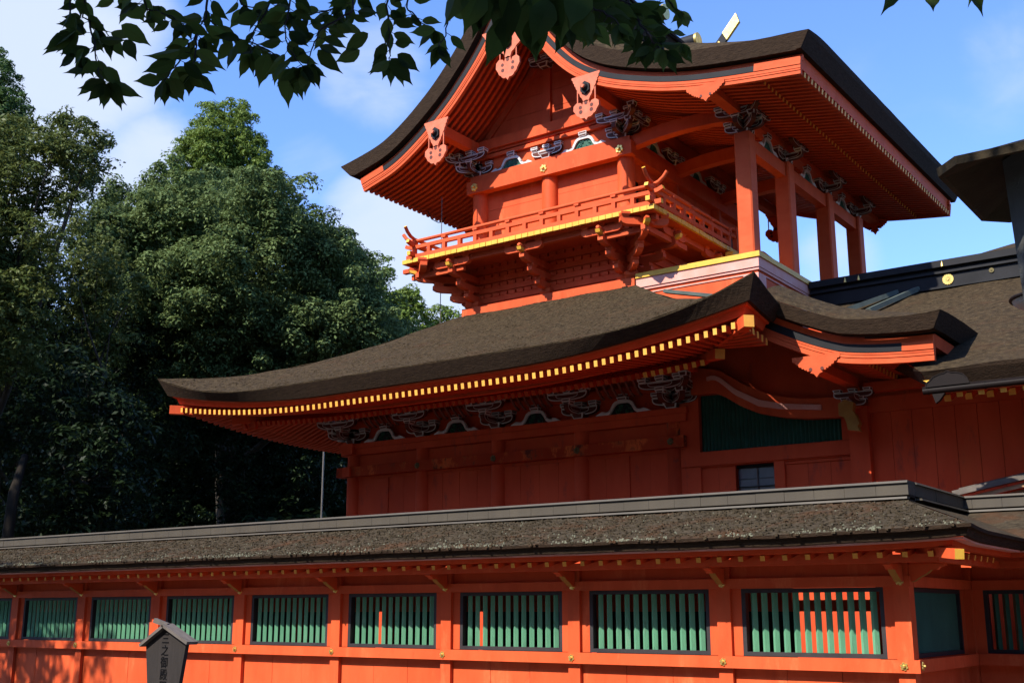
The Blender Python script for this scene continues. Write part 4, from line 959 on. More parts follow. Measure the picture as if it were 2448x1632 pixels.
for y in (YU, 23.64, 26.1):
    pts = [(-12.1, 12.06), (-11.4, 12.16), (-10.75, 12.18), (-10.1, 12.16), (-9.5, 12.05)]; pb_ = [(-12.1, 11.78), (-11.6, 11.85), (-10.75, 11.89), (-9.9, 11.85), (-9.5, 11.76)]
    s_ = strip(pts, pb_, y - .11, y + .11, 16); o = len(m.v); m.v += s_.v; m.f += [[i + o for i in f] for f in s_.f]; m.m += s_.m; m.s += s_.s
build_pieces(m, 'rainbow_beam', 'red', gate)
# pedestal railing end post with gilded cap
m = MB()
for y in (22.6, 24.9): m.box(-9.95, -9.81, y - .07, y + .07, 8.76, 9.55); m.tube([(-9.88, y, 9.55), (-9.88, y, 9.60), (-9.88, y, 9.66), (-9.88, y, 9.72), (-9.88, y, 9.80), (-9.88, y, 9.86)], [.075, .075, .05, .085, .06, .01], 12, 1)
m.tube([(-9.88, 22.6, 9.3), (-9.88, 23.4, 9.42), (-9.88, 24.9, 9.3)], .045, 8, 0); m.tube([(-9.88, 22.6, 9.05), (-9.88, 24.9, 9.05)], .045, 8, 0)
m.tube([(-9.7, 26.9, 9.0), (-9.6, 27.1, 9.08), (-9.5, 27.4, 9.28)], .04, 8, 2)
build_pieces(m, 'stair_railing', ['red', 'goldmetal', 'black'], gate)

# ============================================================ TOWER GATE, upper roof
YG, YF = 19.9, 29.85
GC_L = [(-18.72, 11.72), (-18.37, 11.82), (-17.95, 11.93), (-17.59, 12.07), (-17.2, 12.29), (-16.79, 12.56), (-16.4, 12.85), (-16.01, 13.16), (-15.74, 13.42), (-15.48, 13.70), (-15.25, 13.95), (-15.03, 14.22), (-14.77, 14.58), (-14.52, 14.98), (-14.31, 15.35)]
GC_R = [(-14.31, 15.35), (-14.08, 14.96), (-13.82, 14.55), (-13.55, 14.17), (-13.25, 13.78), (-12.93, 13.40), (-12.53, 13.03), (-11.96, 12.67), (-11.4, 12.43), (-10.5, 12.13), (-9.84, 11.97), (-9.26, 11.87), (-8.6, 11.78), (-8.0, 11.71), (-7.42, 11.645)]
GL = smooth(resample(GC_L, 40), 2); GR = smooth(resample(GC_R, 44), 2)
GL[-1] = (-14.31, GL[-1][1]); GR[0] = (-14.31, GL[-1][1])
def to_mid(c, left):
    # carry an offset curve on to the centre line of the gable
    c = list(c); i = -1 if left else 0; p, q = (c[-1], c[-4]) if left else (c[0], c[3])
    sl_ = (p[1] - q[1]) / (p[0] - q[0]); e = (-14.31, p[1] + sl_ * (-14.31 - p[0]))
    return c + [e] if left else [e] + c
for far in (0, 1):
    gbL, gbR = MB(), MB()
    y = YG if not far else YF
    for Gm, Gc, left in ((gbL, GL, True), (gbR, GR, False)):
        s = -1 if not far else 1
        o = lambda d: to_mid(offset_curve(Gc, d), left)
        e = 5
        def lay(a, b, off, mi, sl_=slice(None)): band(Gm, o(a)[sl_], o(b)[sl_], y + s * off - (.09 if not far else 0), y + s * off + (.0 if not far else .09), mi)
        lay(0, .07, 0, 0); lay(.074, .11, .012, 0); lay(.114, .185, .02, 0)
        endk = slice(e, None) if left else slice(None, -e); en = slice(None, e + 1) if left else slice(-e - 1, None)
        lay(.185, .30, .03, 1, endk); lay(.185, .34, .034, 0, en); lay(.30, .41, -.03, 2)
    gbL.build('bargeboard', ['pink', 'black', 'red'], gate); gbR.build('bargeboard', ['pink', 'black', 'red'], gate)
# roof surface with rolled verge
bt = lambda G: offset_curve(G, .76); bb_ = lambda G: offset_curve(G, .43)
def ends(G, left, k, base):
    n = len(G); out = []
    for i, p in enumerate(base):
        u = (1 - i / (n - 1)) if left else i / (n - 1); out.append((p[0] + (-1 if left else 1) * k * u ** 8, p[1]))
    return out
TL, TR = ends(GL, True, .42, bt(GL)), ends(GR, False, .20, bt(GR)); BL, BR = ends(GL, True, .18, bb_(GL)), ends(GR, False, .06, bb_(GR))
apz = to_mid([p for p in TL if p[0] < -14.5], True)[-1][1] + .06; bpz = to_mid([p for p in BL if p[0] < -14.5], True)[-1][1]
TL = [p for p in TL if p[0] < -14.5] + [(-14.31, apz)]; TR = [(-14.31, apz)] + [p for p in TR if p[0] > -14.12]
BLs = [p for p in BL if p[0] < -14.5]; BRs = [p for p in BR if p[0] > -14.12]
TL, TR, BL, BR = [resample(c, 44) for c in (TL, TR, BLs + [(-14.31, bpz)], [(-14.31, bpz)] + BRs)]
vr = lambda y: .30 * (1 - (1 - clamp(min(y - 19.62, 30.13 - y) / 1.0)) ** 2)
m = MB(); ys = [19.62, 19.66, 19.72, 19.82, 19.95, 20.1, 20.3, 20.62] + [21 + .5 * k for k in range(16)] + [29.13, 29.5, 29.8, 30.0, 30.13]
for T, left in ((TL, True), (TR, False)):
    rows = [[(p[0], y, p[1] + vr(y) * (.35 + .65 * clamp(i / 12) if left else interp([0, 8, 30, 43], [1, 2.1, 1.8, .35], i)) + .5 * bumpy(p[0], y)) for i, p in enumerate(T)] for y in ys]
    m.grid(rows, 0, True)
roof2 = m.build('upper_roof', 'bark', gate)
m = MB()
for T, B in ((TL, BL), (TR, BR)):
    m.grid([[(p[0], 19.62, p[1]) for p in T], [(p[0], 19.68, p[1]) for p in B], [(p[0], 19.88, p[1]) for p in B]], 0, False)
    m.grid([[(p[0], 30.13, p[1]) for p in T], [(p[0], 30.07, p[1]) for p in B], [(p[0], 29.86, p[1]) for p in B]], 0, False)
for T, B, s in ((TL[0], BL[0], -1), (TR[-1], BR[-1], 1)):
    m.grid([[(T[0], y, T[1] + vr(y) * .35) for y in ys], [(T[0] - s * .02, y, T[1] - .03) for y in ys], [(B[0], y, B[1]) for y in ys], [(B[0] - s * .1, y, B[1]) for y in ys]], 0, False)
m.build('eave_edge', 'barkedge', roof2)
m = MB()                                                    # kayaoi and boards above the rafters
m.grid([[(BR[-1][0] - .1, y, BR[-1][1] + .005) for y in (19.9, 29.86)], [(BR[-1][0] - .13, y, BR[-1][1] - .09) for y in (19.9, 29.86)], [(-7.46, y, 11.86) for y in (19.9, 29.86)], [(-7.47, y, 11.80) for y in (19.9, 29.86)]], 1, False)
m.grid([[(BL[0][0] + .1, y, BL[0][1] + .005) for y in (19.9, 29.86)], [(-18.72, y, 11.98) for y in (19.9, 29.86)], [(-18.70, y, 11.9) for y in (19.9, 29.86)]], 1, False)
sL = offset_curve(GL, .19); m.grid([[(p[0], y, p[1]) for p in sL] for y in (19.96, 29.8)], 0, False)
sR = [(-7.44, 11.80), (-8.5, 11.995)] + [p for p in offset_curve(GR, .25)[::-1] if p[0] < -8.7]; m.grid([[(p[0], y, p[1]) for p in sR] for y in (19.96, 29.8)], 0, False)
m.build('eave_board', ['red_flat', 'red'], roof2)
# rafters: right flying, right base, left
ry = [20.08 + .183 * k for k in range(54)]
fr = MB(); fr.beam((-7.43, 0, 11.715), (-8.7, 0, 11.95), .075, .10, 0, m0=1)
fro = fr.build('rafter', ['red_flat', 'tip'], gate, (0, ry[0], 0))
for i, y in enumerate(ry[1:]):
    if i < 14: copy_part(fro, gate, (0, y, 0))
    else: restR.beam((-7.43, y, 11.715), (-8.7, y, 11.95), .075, .10, 0, m0=1)
cR = [(-8.25, 11.79), (-8.8, 11.905)] + [(p[0], p[1]) for p in offset_curve(GR, .12)[::-1] if -12.2 < p[0] < -9.0][::4] + [(-12.35, 13.10)]
cIn = [(p[0], p[1]) for p in offset_curve(GR, .12) if -14.2 < p[0] < -12.3][::3][::-1]
cL = [(p[0], p[1]) for p in offset_curve(GL, .10)][::3]
for y in ry:
    restR.polybeam([(a, y, b) for a, b in cR], .08, .10, 0, m0=1); restR.polybeam([(a, y, b) for a, b in cL], .085, .12, 0, m0=0)
    if y < 21.6: restR.polybeam([(a, y, b) for a, b in cIn], .08, .10, 0)
# purlins running from gable to gable
m = MB()
m.box(UX[0] - .12, UX[0] + .10, YG + .02, YF, 12.62, 12.88); m.box(UX[2] - .10, UX[2] + .12, YG + .02, YF, 12.60, 12.86); m.box(PCX - .12, PCX + .12, YG + .02, YF, 11.80, 11.985); m.box(-14.43, -14.19, YG + .02, YF, 14.72, 15.0)
build_pieces(m, 'upper_purlin', 'red', gate)
m = MB(); m.box(-8.32, -8.26, 20.0, 29.8, 11.84, 11.87); m.build('rafter_rail', 'red', gate)
# pediment
m = MB(); lo = 12.92; pl = [p for p in offset_curve(GL, .05) if p[0] > -16.4] + [p for p in offset_curve(GR, .05) if p[0] < -12.2]
zc = 12.92
ped_pts = [(-16.38, 12.92)] + [p for p in pl if p[1] > 12.93] + [(-12.22, 12.92)]
for z0, z1 in ((12.92, 13.36), (13.37, 13.80), (13.81, 14.24), (14.25, 14.68), (14.69, 15.3)):
    xl = lambda z: interp([p[1] for p in GL], [p[0] for p in GL], z - .05); xr = lambda z: interp([p[1] for p in GR[::-1]], [p[0] for p in GR[::-1]], z - .05)
    q = [(max(xl(z0), -16.4), 0, z0), (min(xr(z0), -12.2), 0, z0), (xr(min(z1, 15.3)), 0, min(z1, 15.3)), (xl(min(z1, 15.3)), 0, min(z1, 15.3))]
    m.prism([(a, 21.44 + random.uniform(-.003, .003), c) for a, b, c in q], (0, .05, 0))
m.box(-14.41, -14.21, 21.36, 21.44, 12.92, 14.7); m.beam((-16.1, 21.41, 13.0), (-14.6, 21.41, 14.55), .05, .16, 0, up=(0, 0, 1)); m.beam((-12.5, 21.41, 13.0), (-14.0, 21.41, 14.55), .05, .16, 0)
m.build('pediment', 'red', gate)
bracket(steps=0).build('bracket', BM, gate, (-14.31, 21.32, 14.36))
# gable pendants
def heart_pendant(x, z, parent, w=.33, h=.98, far=False, flare=1.0):
    W = w * flare
    y = YG - .13 if not far else YF + .09
    m = MB()
    up = scal([(x - W, z), (x - W * .72, z - h * .22), (x - w * .30, z - h * .50)], 3, .014); up2 = [(2 * x - a, b) for a, b in up[::-1]]
    m.prism([(a, y, b) for a, b in up + [(x - w * .16, z - h * .60), (x + w * .16, z - h * .60)] + up2], (0, .06, 0), 0)
    hl = [(x, z - h * .56), (x - w * .20, z - h * .58), (x - w * .26, z - h * .66), (x - w * .38, z - h * .60), (x - w * .66, z - h * .585), (x - w * .88, z - h * .64), (x - w * .90, z - h * .74), (x - w * .72, z - h * .82)] + scal([(x - w * .70, z - h * .84), (x - w * .30, z - h * .945)], 2, .012) + [(x - w * .12, z - h * .945), (x, z - h)]
    hr = [(2 * x - a, b) for a, b in hl[::-1]]
    m.prism([(a, y, b) for a, b in hl + hr[1:-1]], (0, .06, 0), 0)
    for sx in (-1, 1): m.box(x + sx * w * .62 - .012, x + sx * w * .62 + .012, y + .015, y + .04, z - h * .60, z - h * .30)
    yb = y - .004
    for (a, b, r0) in ((0, .625, .042), (-.36, .70, .042), (.36, .70, .042), (-.34, .80, .045), (.34, .80, .045)):
        m.add([(x + a * w * 1.1 + r0 * math.cos(t), yb, z - h * b + r0 * math.sin(t)) for t in [2 * math.pi * j / 12 for j in range(12)]], [tuple(range(12))[::-1]], 2)
    o = m.build('gable_pendant', ['pale' if not far else 'red', 'black', 'shade_red'], parent)
    if not far:
        b_ = MB(); c = Vector((x, y, z - h * .30))
        b_.prism([(x + .15 * math.cos(t) * .85, y, c.z + .15 * math.sin(t)) for t in [2 * math.pi * j / 6 + .52 for j in range(6)]], (0, -.05, 0), 0)
        b_.tube([(x, y - .05, c.z), (x, y - .11, c.z)], [.085, .06], 10, 0); b_.tube([(x, y - .11, c.z), (x, y - .15, c.z)], [.045, .04], 10, 1)
        b_.build('boss', ['black', 'pale'], o)
    return o
for x, z, hh in ((-16.41, 13.0, 1.14), (-12.22, 12.98, 1.06)):
    heart_pendant(x, z, gate, .36, hh)
heart_pendant(-14.31, 14.80, gate, .37, 1.36, flare=2.0)
low_pendant(-9.40, 11.90, .42, .31, YG - .13, gate)
heart_pendant(-12.22, 12.9, gate, .36, 1.06, far=True); low_pendant(-9.40, 11.95, .45, .42, YF + .05, gate, True)
# ridge, logs and crossed finials
m = MB(); m.box(-14.72, -13.90, 19.75, 30.0, apz - .35, apz + .60); m.box(-14.85, -13.77, 19.7, 30.05, apz + .602, apz + .68)
rdg = m.build('ridge', 'barkedge', gate)
lz = apz + .88
lm = MB(); lm.tube([(-.75, 0, 0), (.75, 0, 0)], .21, 16, 0, mcap=1); lm.tube([(.70, 0, 0), (.765, 0, 0)], .225, 16, 1); lm.tube([(-.70, 0, 0), (-.765, 0, 0)], .225, 16, 1)
lo_ = lm.build('ridge_log', ['black', 'goldmetal'], gate, (-14.31, 28.2, lz))
for y in (26.2, 23.1, 20.3): copy_part(lo_, gate, (-14.31, y, lz))
def chigi():
    m = MB()
    for sx in (-1, 1):
        a = Vector((sx * -.55, 0, -.55)); b = Vector((sx * 1.50, 0, 1.72)); d = (b - a).normalized(); n = Vector((-d.z, 0, d.x))
        y0 = -.05 * sx
        m.beam(a + Vector((0, y0, 0)), b + Vector((0, y0, 0)), .10, .26, 0, up=(0, 0, 1))
        t0 = b - d * .62
        m.prism([t0 - n * .135 + Vector((0, y0 - .056, 0)), b - n * .135 + Vector((0, y0 - .056, 0)), b + d * .16 + n * .135 + Vector((0, y0 - .056, 0)), t0 + d * .1 + n * .135 + Vector((0, y0 - .056, 0))], (0, .112, 0), 1)
        s0 = b - d * 1.08; m.prism([s0 - n * .075 + Vector((0, y0 - .055, 0)), s0 + d * .30 - n * .075 + Vector((0, y0 - .055, 0)), s0 + d * .30 + n * .075 + Vector((0, y0 - .055, 0)), s0 + n * .075 + Vector((0, y0 - .055, 0))], (0, .110, 0), 1)
        s0 = b - d * 1.0; m.prism([s0 - n * .03 + Vector((0, y0 - .058, 0)), s0 + d * .16 - n * .03 + Vector((0, y0 - .058, 0)), s0 + d * .16 + n * .03 + Vector((0, y0 - .058, 0)), s0 + n * .03 + Vector((0, y0 - .058, 0))], (0, .116, 0), 2)
    return m
cg = chigi().build('crossed_finial', ['black', 'goldmetal', 'shade_red'], gate, (-14.31, 29.3, apz + .02)); copy_part(cg, gate, (-14.31, 19.9, apz + .02))
o = restR.build('rafters', ['red_flat', 'tip'], gate); o['kind'] = 'stuff'
# cable under the left eave
m = MB(); m.tube([(-18.4, 21.9, 11.74), (-18.36, 22.0, 11.55), (-18.3, 22.2, 11.50), (-18.3, 22.4, 11.56), (-18.3, 22.5, 11.72)], .012, 6, 0); m.build('cable', 'black', gate)

# ============================================================ PRAYER HALL on the right
hall = thing('prayer_hall', 'dark bark roofed hall with black ridge and gold flower crest behind the tower gate', 'hall', (-2, 19.5, 0))
m = MB(); x = -6.46
while x < 3.0:
    m.box(x + .004, x + .346, 19.555 + random.uniform(-.003, .003), 19.6, 0, 6.0); x += .35
m.build('plank_wall', 'red_worn', hall)
m = MB(); m.box(-6.46, 3, 19.50, 19.555, 4.93, 5.2); m.box(-6.46, 3, 19.3, 19.45, 5.25, 5.42); m.build('wall_beam', 'red_worn', hall)
m = MB(); rows = []
HS = .459; hz = lambda y, x: 5.13 + HS * (y - 17.4) + .03 * math.sin(math.pi * clamp((y - 17.4) / 6.6)) * -1 + bumpy(x, y)
for i in range(25):
    t = i / 24; y = lerp(17.4, 24.0, t); x0 = lerp(-4.95, -9.0, t); rows.append([(lerp(x0, 6, k / 60), y, hz(y, lerp(x0, 6, k / 60))) for k in range(61)])
m.grid(rows, 0)
m.grid([[(-9, 24, 8.15), (6, 24, 8.15)], [(-9, 30.5, 5.2), (6, 30.5, 5.2)]], 0)
hr = m.build('roof', 'bark', hall)
m = MB(); m.grid([[(lerp(-4.95, 6, k / 40), 17.4, hz(17.4, lerp(-4.95, 6, k / 40))) for k in range(41)], [(lerp(-4.93, 6, k / 40), 17.42, 5.09 + .004 * math.sin(k * 2.1)) for k in range(41)], [(lerp(-4.88, 6, k / 40), 17.56, 4.90) for k in range(41)], [(lerp(-4.88, 6, k / 40), 17.66, 4.90) for k in range(41)]], 0, False, True)
m.grid([[(lerp(-4.95, -6.6, t), lerp(17.4, 20, t), lerp(5.12, 6.3, t)) for t in (0, .5, 1)], [(lerp(-4.88, -6.6, t), lerp(17.56, 20, t), lerp(4.9, 6.05, t)) for t in (0, .5, 1)]], 0, False)
m.build('eave_edge', 'barkedge', hr)
m = MB(); m.grid([[(-4.9, 17.64, 4.895), (6, 17.64, 4.895)], [(-4.9, 17.70, 4.80), (6, 17.70, 4.80)], [(-4.9, 17.80, 4.84), (6, 17.80, 4.84)], [(-4.9, 19.6, 5.62), (6, 19.6, 5.62)]], 0, False, True); m.build('eave_board', 'red_flat', hr)
m = MB(); m.beam((0, 17.72, 4.785), (0, 19.6, 5.52), .09, .10, 0, m0=1); m.beam((.07, 17.95, 4.775), (.07, 18.3, 4.92), .10, .10, 0, m0=1)
ro = m.build('rafter', ['red_flat', 'tip'], hall, (-4.80, 0, 0))
for k in range(1, 20): copy_part(ro, hall, (-4.80 + .31 * k, 0, 0))
m = MB(); m.tube([(-4.93, 17.42, 4.815), (6, 17.42, 4.84)], .055, 12, 0); m.box(-4.93, 6, 17.355, 17.362, 4.862, 4.872)
for x in (-4.86, -4.05, -3.2): m.tube([(x, 17.42, 4.815), (x + .012, 17.42, 4.815)], .062, 12, 0)
gu = m.build('gutter', 'brownmetal', hall)
m = MB(); pts = [(-4.88, 4.86), (-4.86, 4.93), (-4.80, 4.97), (-4.76, 5.01), (-4.66, 5.045), (-4.60, 5.05), (-4.55, 5.08), (-4.50, 5.05), (-4.42, 5.045), (-4.33, 5.01), (-4.28, 4.95), (-4.25, 4.86)]
m.prism([(a, 17.37, b) for a, b in pts], (0, .02, 0), 0); m.polybeam([(a, 17.365, b) for a, b in pts], .012, .012, 0, side=(0, 1, 0))
m.build('gutter_plate', 'brownmetal', gu)
m = MB(); m.prism([(-4.80, 17.40, 4.76), (-4.62, 17.40, 4.76), (-4.70, 17.40, 4.66), (-4.76, 17.40, 4.62)], (0, .08, 0), 0); m.build('gutter_outlet', 'brownmetal', gu)
m = MB(); m.prism([(-4.94, 17.47, 4.99), (-4.90, 17.47, 4.97), (-4.88, 17.47, 4.93), (-4.84, 17.47, 4.87), (-4.80, 17.47, 4.88), (-4.83, 17.47, 4.99)], (0, .05, 0), 0); m.build('barge_end', 'gold', hr)
# black box ridge with crest
m = MB(); m.box(-9.02, 6, 23.9, 24.4, 8.10, 8.42); m.box(-9.02, 6, 23.84, 24.46, 8.422, 8.47); m.box(-9.02, 6, 23.90, 24.4, 8.472, 8.55); m.box(-9.02, 6, 23.80, 24.5, 8.552, 8.69); m.box(-9.02, 6, 23.82, 24.48, 8.692, 8.70); m.box(-9.02, 6, 23.78, 24.3, 8.09, 8.13)
hrd = m.build('ridge', 'black', hall)
def crest(c, r):
    m = MB(); c = Vector(c)
    for k in range(16):
        t = 2 * math.pi * (k + .5) / 16; w = math.pi / 16 * .94; pts = []
        for a, q in ((-.35, .2), (-1, .86), (-.75, .96), (0, 1.0), (.75, .96), (1, .86), (.35, .2)): pts.append(c + Vector((math.cos(t + w * a), 0, math.sin(t + w * a))) * r * q)
        m.prism(pts, (0, -.02, 0), 0)
    m.tube([c, c + Vector((0, -.035, 0))], r * .2, 12, 0); return m
crest((-6.08, 23.898, 8.285), .115).build('crest', 'goldmetal', hrd); crest((-5.22, 23.898, 8.33), .05).build('crest', 'dullgold', hrd)
m = MB()
for x in (-8.2, -7.9, -6.15): m.tube([(x, 23.79, 8.55), (x, 23.79, 8.60), (x, 23.79, 8.66)], [.035, .025, .006], 8, 0)
build_pieces(m, 'ridge_fitting', 'goldmetal', hrd)
m = MB()
def strip_box(p, q, w, h): m.beam(p, q, w, h, 0)
strip_box((-7.95, 22.5, 7.56), (-7.15, 23.85, 8.17), .16, .10); strip_box((-7.25, 22.3, 7.46), (-6.70, 23.85, 8.17), .12, .10)
build_pieces(m, 'valley_flashing', 'verdigris', hall)
m = MB(); m.beam((-10.9, 20.62, 8.07), (-9.6, 20.62, 7.74), .14, .07, 0); m.build('flashing_strip', 'verdigris', gate)
# far roof tip just left of the lantern post
far = thing('far_hall', 'small piece of dark bark roof edge showing left of the lantern post', 'hall', (-4.5, 29, 0))
m = MB(); m.grid([[(-6.3, 28.0, 9.95), (2, 28.0, 9.95)], [(-5.9, 29.5, 10.5), (2, 29.5, 10.5)], [(-5.0, 31, 11.0), (2, 31, 11.0)]], 0); fr_ = m.build('roof', 'bark', far)
m = MB(); m.grid([[(-6.3, 28.0, 9.95), (2, 28.0, 9.95)], [(-6.2, 28.02, 9.86), (2, 28.02, 9.86)], [(-5.8, 28.1, 9.30), (2, 28.1, 9.30)], [(-5.0, 29.4, 9.2), (2, 29.4, 9.2)]], 0, False, True); m.build('eave_edge', 'barkedge', fr_)
m = MB(); m.box(-4.8, 2, 29.4, 30.8, 0, 9.3); m.build('wall', 'red_worn', far)

# wooden lean-to frame rising behind the set-back corridor roof
lean = thing('timber_canopy', 'grey edged timber canopy frame above the corridor roof at right', 'canopy', (-4, 18.9, 3.0))
m = MB(); m.beam((-5.02, 18.9, 3.42), (-2.2, 18.9, 3.94), .10, .085, 0); m.beam((-5.02, 19.3, 3.50), (-2.2, 19.3, 4.02), .06, .08, 0); build_pieces(m, 'edge_board', 'greywood', lean)
m = MB(); m.beam((-4.7, 18.95, 3.36), (-2.2, 18.95, 3.83), .05, .06, 0); m.beam((-4.2, 19.05, 3.37), (-2.2, 19.05, 3.72), .06, .07, 0); m.beam((-4.35, 18.95, 3.2), (-3.2, 19.05, 3.55), .05, .06, 0)
m.beam((-3.75, 18.98, 3.5), (-3.6, 19.3, 3.5), .05, .06, 0); m.box(-3.45, -3.35, 19.0, 19.1, 0, 3.5); m.box(-4.6, -4.5, 19.2, 19.3, 0, 3.4); build_pieces(m, 'timber', 'tanwood', lean)
m = MB(); m.add([(-5.0, 18.95, 3.47), (-2.2, 18.95, 3.985), (-2.2, 19.32, 4.06), (-5.0, 19.32, 3.54)], [(0, 1, 2, 3), (3, 2, 1, 0)]); m.build('cover_sheet', 'darkwood', lean)

# ============================================================ wooden notice board, lower left
nb = thing('notice_board', 'dark weathered wooden notice board with little gabled roof and black brush writing', 'notice board', (-11.42, 9.0, 0))
m = MB(); Yn = 9.0
m.prism([(-11.80, Yn, 1.24), (-11.445, Yn, 1.435), (-11.07, Yn, 1.275), (-11.24, Yn, .35), (-11.66, Yn, .35)], (0, .05, 0), 0); m.build('board', 'darkwood', nb)
m = MB()
m.beam((-11.44, Yn + .02, 1.452), (-11.85, Yn + .02, 1.225), .16, .036, 0, up=(0, 0, 1)); m.build('roof_slope', 'greywood', nb)
m = MB(); m.beam((-11.46, Yn + .02, 1.462), (-10.99, Yn + .02, 1.262), .16, .036, 0); m.beam((-11.44, Yn + .02, 1.455), (-11.60, Yn - .05, 1.515), .07, .05, 0); m.build('roof_slope', 'greywood', nb)
m = MB(); m.box(-11.50, -11.40, Yn + .02, Yn + .10, 0, .9); m.build('post', 'darkwood', nb)
for ch_, zc in (('三', 1.30), ('之', 1.165), ('御', 1.03), ('殿', .895), ('門', .76)):
    cu = bpy.data.curves.new('brush_character', 'FONT'); cu.body = ch_; cu.size = .135; cu.extrude = .002; cu.align_x = 'CENTER'; cu.align_y = 'CENTER'; cu.offset = .0006
    o = bpy.data.objects.new('tmp', cu); COL.objects.link(o); bpy.context.view_layer.update()
    me = bpy.data.meshes.new_from_object(o.evaluated_get(bpy.context.evaluated_depsgraph_get())); bpy.data.objects.remove(o)
    me.materials.clear(); me.materials.append(M['ink'])
    me.transform(Matrix.Rotation(R(90), 4, 'X')); link('brush_character', me, nb, (-11.44, Yn - .003, zc))

# ============================================================ stone-grey lantern at the right edge
lan = thing('standing_lantern', 'large dark bronze lantern with wide faceted cap and grey tapered body', 'lantern', (-.52, 6.62, 0))
LC = Vector((-.86, 6.56, 0)); m = MB()
def poly(r, z, n=8, ph=0.0): return [(LC.x + r * math.cos(2 * math.pi * k / n + ph), LC.y + r * math.sin(2 * math.pi * k / n + ph), z) for k in range(n)]
ph = R(22.5)
def sq(hx, hy, c, z): return [(LC.x - .04 + a, LC.y + b, z) for a, b in ((-hx, -hy + c), (-hx + c, -hy), (hx - c, -hy), (hx, -hy + c), (hx, hy - c), (hx - c, hy), (-hx + c, hy), (-hx, hy - c))]
rings = [sq(.36, .34, .1, 4.02), sq(.50, .44, .11, 3.95), sq(.63, .545, .125, 3.885), sq(.66, .575, .13, 3.885), sq(.665, .58, .13, 3.93), sq(.50, .45, .11, 3.98), sq(.3, .28, .08, 4.06), sq(.12, .12, .03, 4.12), sq(.03, .03, .01, 4.16)]
for a, b in zip(rings, rings[1:]): m.add(a + b, [(k, (k + 1) % 8, 8 + (k + 1) % 8, 8 + k) for k in range(8)], 0)
cap_ = m.build('cap', 'bronze', lan)
m = MB(); rings = [poly(.38, 1.9, 8, ph), poly(.41, 2.9, 8, ph), poly(.46, 4.0, 8, ph)]
for a, b in zip(rings, rings[1:]): m.add(a + b, [(k, (k + 1) % 8, 8 + (k + 1) % 8, 8 + k) for k in range(8)], 0)
m.build('body', 'stone', lan)
m = MB(); rings = [poly(.5, 0, 8, ph), poly(.5, .3, 8, ph), poly(.2, .4, 8, ph), poly(.16, 1.5, 8, ph), poly(.36, 1.75, 8, ph), poly(.36, 1.9, 8, ph)]
for a, b in zip(rings, rings[1:]): m.add(a + b, [(k, (k + 1) % 8, 8 + (k + 1) % 8, 8 + k) for k in range(8)], 0)
m.add(rings[-1], [tuple(range(8))]); m.build('shaft', 'stone', lan)
# pale hanging bowl lamp near the right edge
M['enamel'] = mat('grey_enamel', (0.42, 0.40, 0.37), None, rough=.5, bump=0)
bl = thing('lamp_shade', 'small pale half round lamp shade at the right picture edge', 'lamp', (-1.43, 8, 3.64))
m = MB(); rows = []
for i in range(7):
    a = i / 6 * math.pi / 2; rows.append([(-1.43 + .21 * math.cos(a) * math.cos(t), 8 + .21 * math.cos(a) * math.sin(t), 3.605 - .075 * math.sin(a)) for t in [2 * math.pi * k / 20 for k in range(21)]])
m.grid(rows, 0); m.build('bowl', 'enamel', bl)
m = MB(); m.tube([(-1.43 + .215 * math.cos(t), 8 + .215 * math.sin(t), 3.61) for t in [2 * math.pi * k / 24 for k in range(25)]], .012, 6, 0, caps=False); m.build('rim', 'brownmetal', bl)
m = MB(); m.tube([(-1.43, 8, 3.62), (-1.43, 8, 3.9), (-1.1, 7.4, 3.95), (-.9, 7.0, 3.5)], .015, 6, 0); m.build('bracket', 'brownmetal', bl)
# thin poles
m = MB(); m.tube([(0, 0, 0), (0, 0, 6.75)], .028, 8, 0); tag(m.build('metal_pole', 'pipe', None, (-25.94, 26, 0)), 'thin grey metal pole standing against the dark trees left of the tower gate', 'pole')
m = MB(); m.tube([(-17.2, 21.0, 0.2), (-17.2, 21.0, 11.6)], .010, 6, 0); m.build('conductor_rod', 'pipe', gate)
m = MB(); m.tube([(0, 0, 0), (0, 0, 4.05)], .04, 8, 0); m.beam((0, 0, 3.98), (2.2, .3, 3.86), .02, .02, 0); tag(m.build('fence_post', 'pipe', None, (-27.2, 22.2, 0)), 'short grey post stub just above the corridor ridge with a wire', 'post')

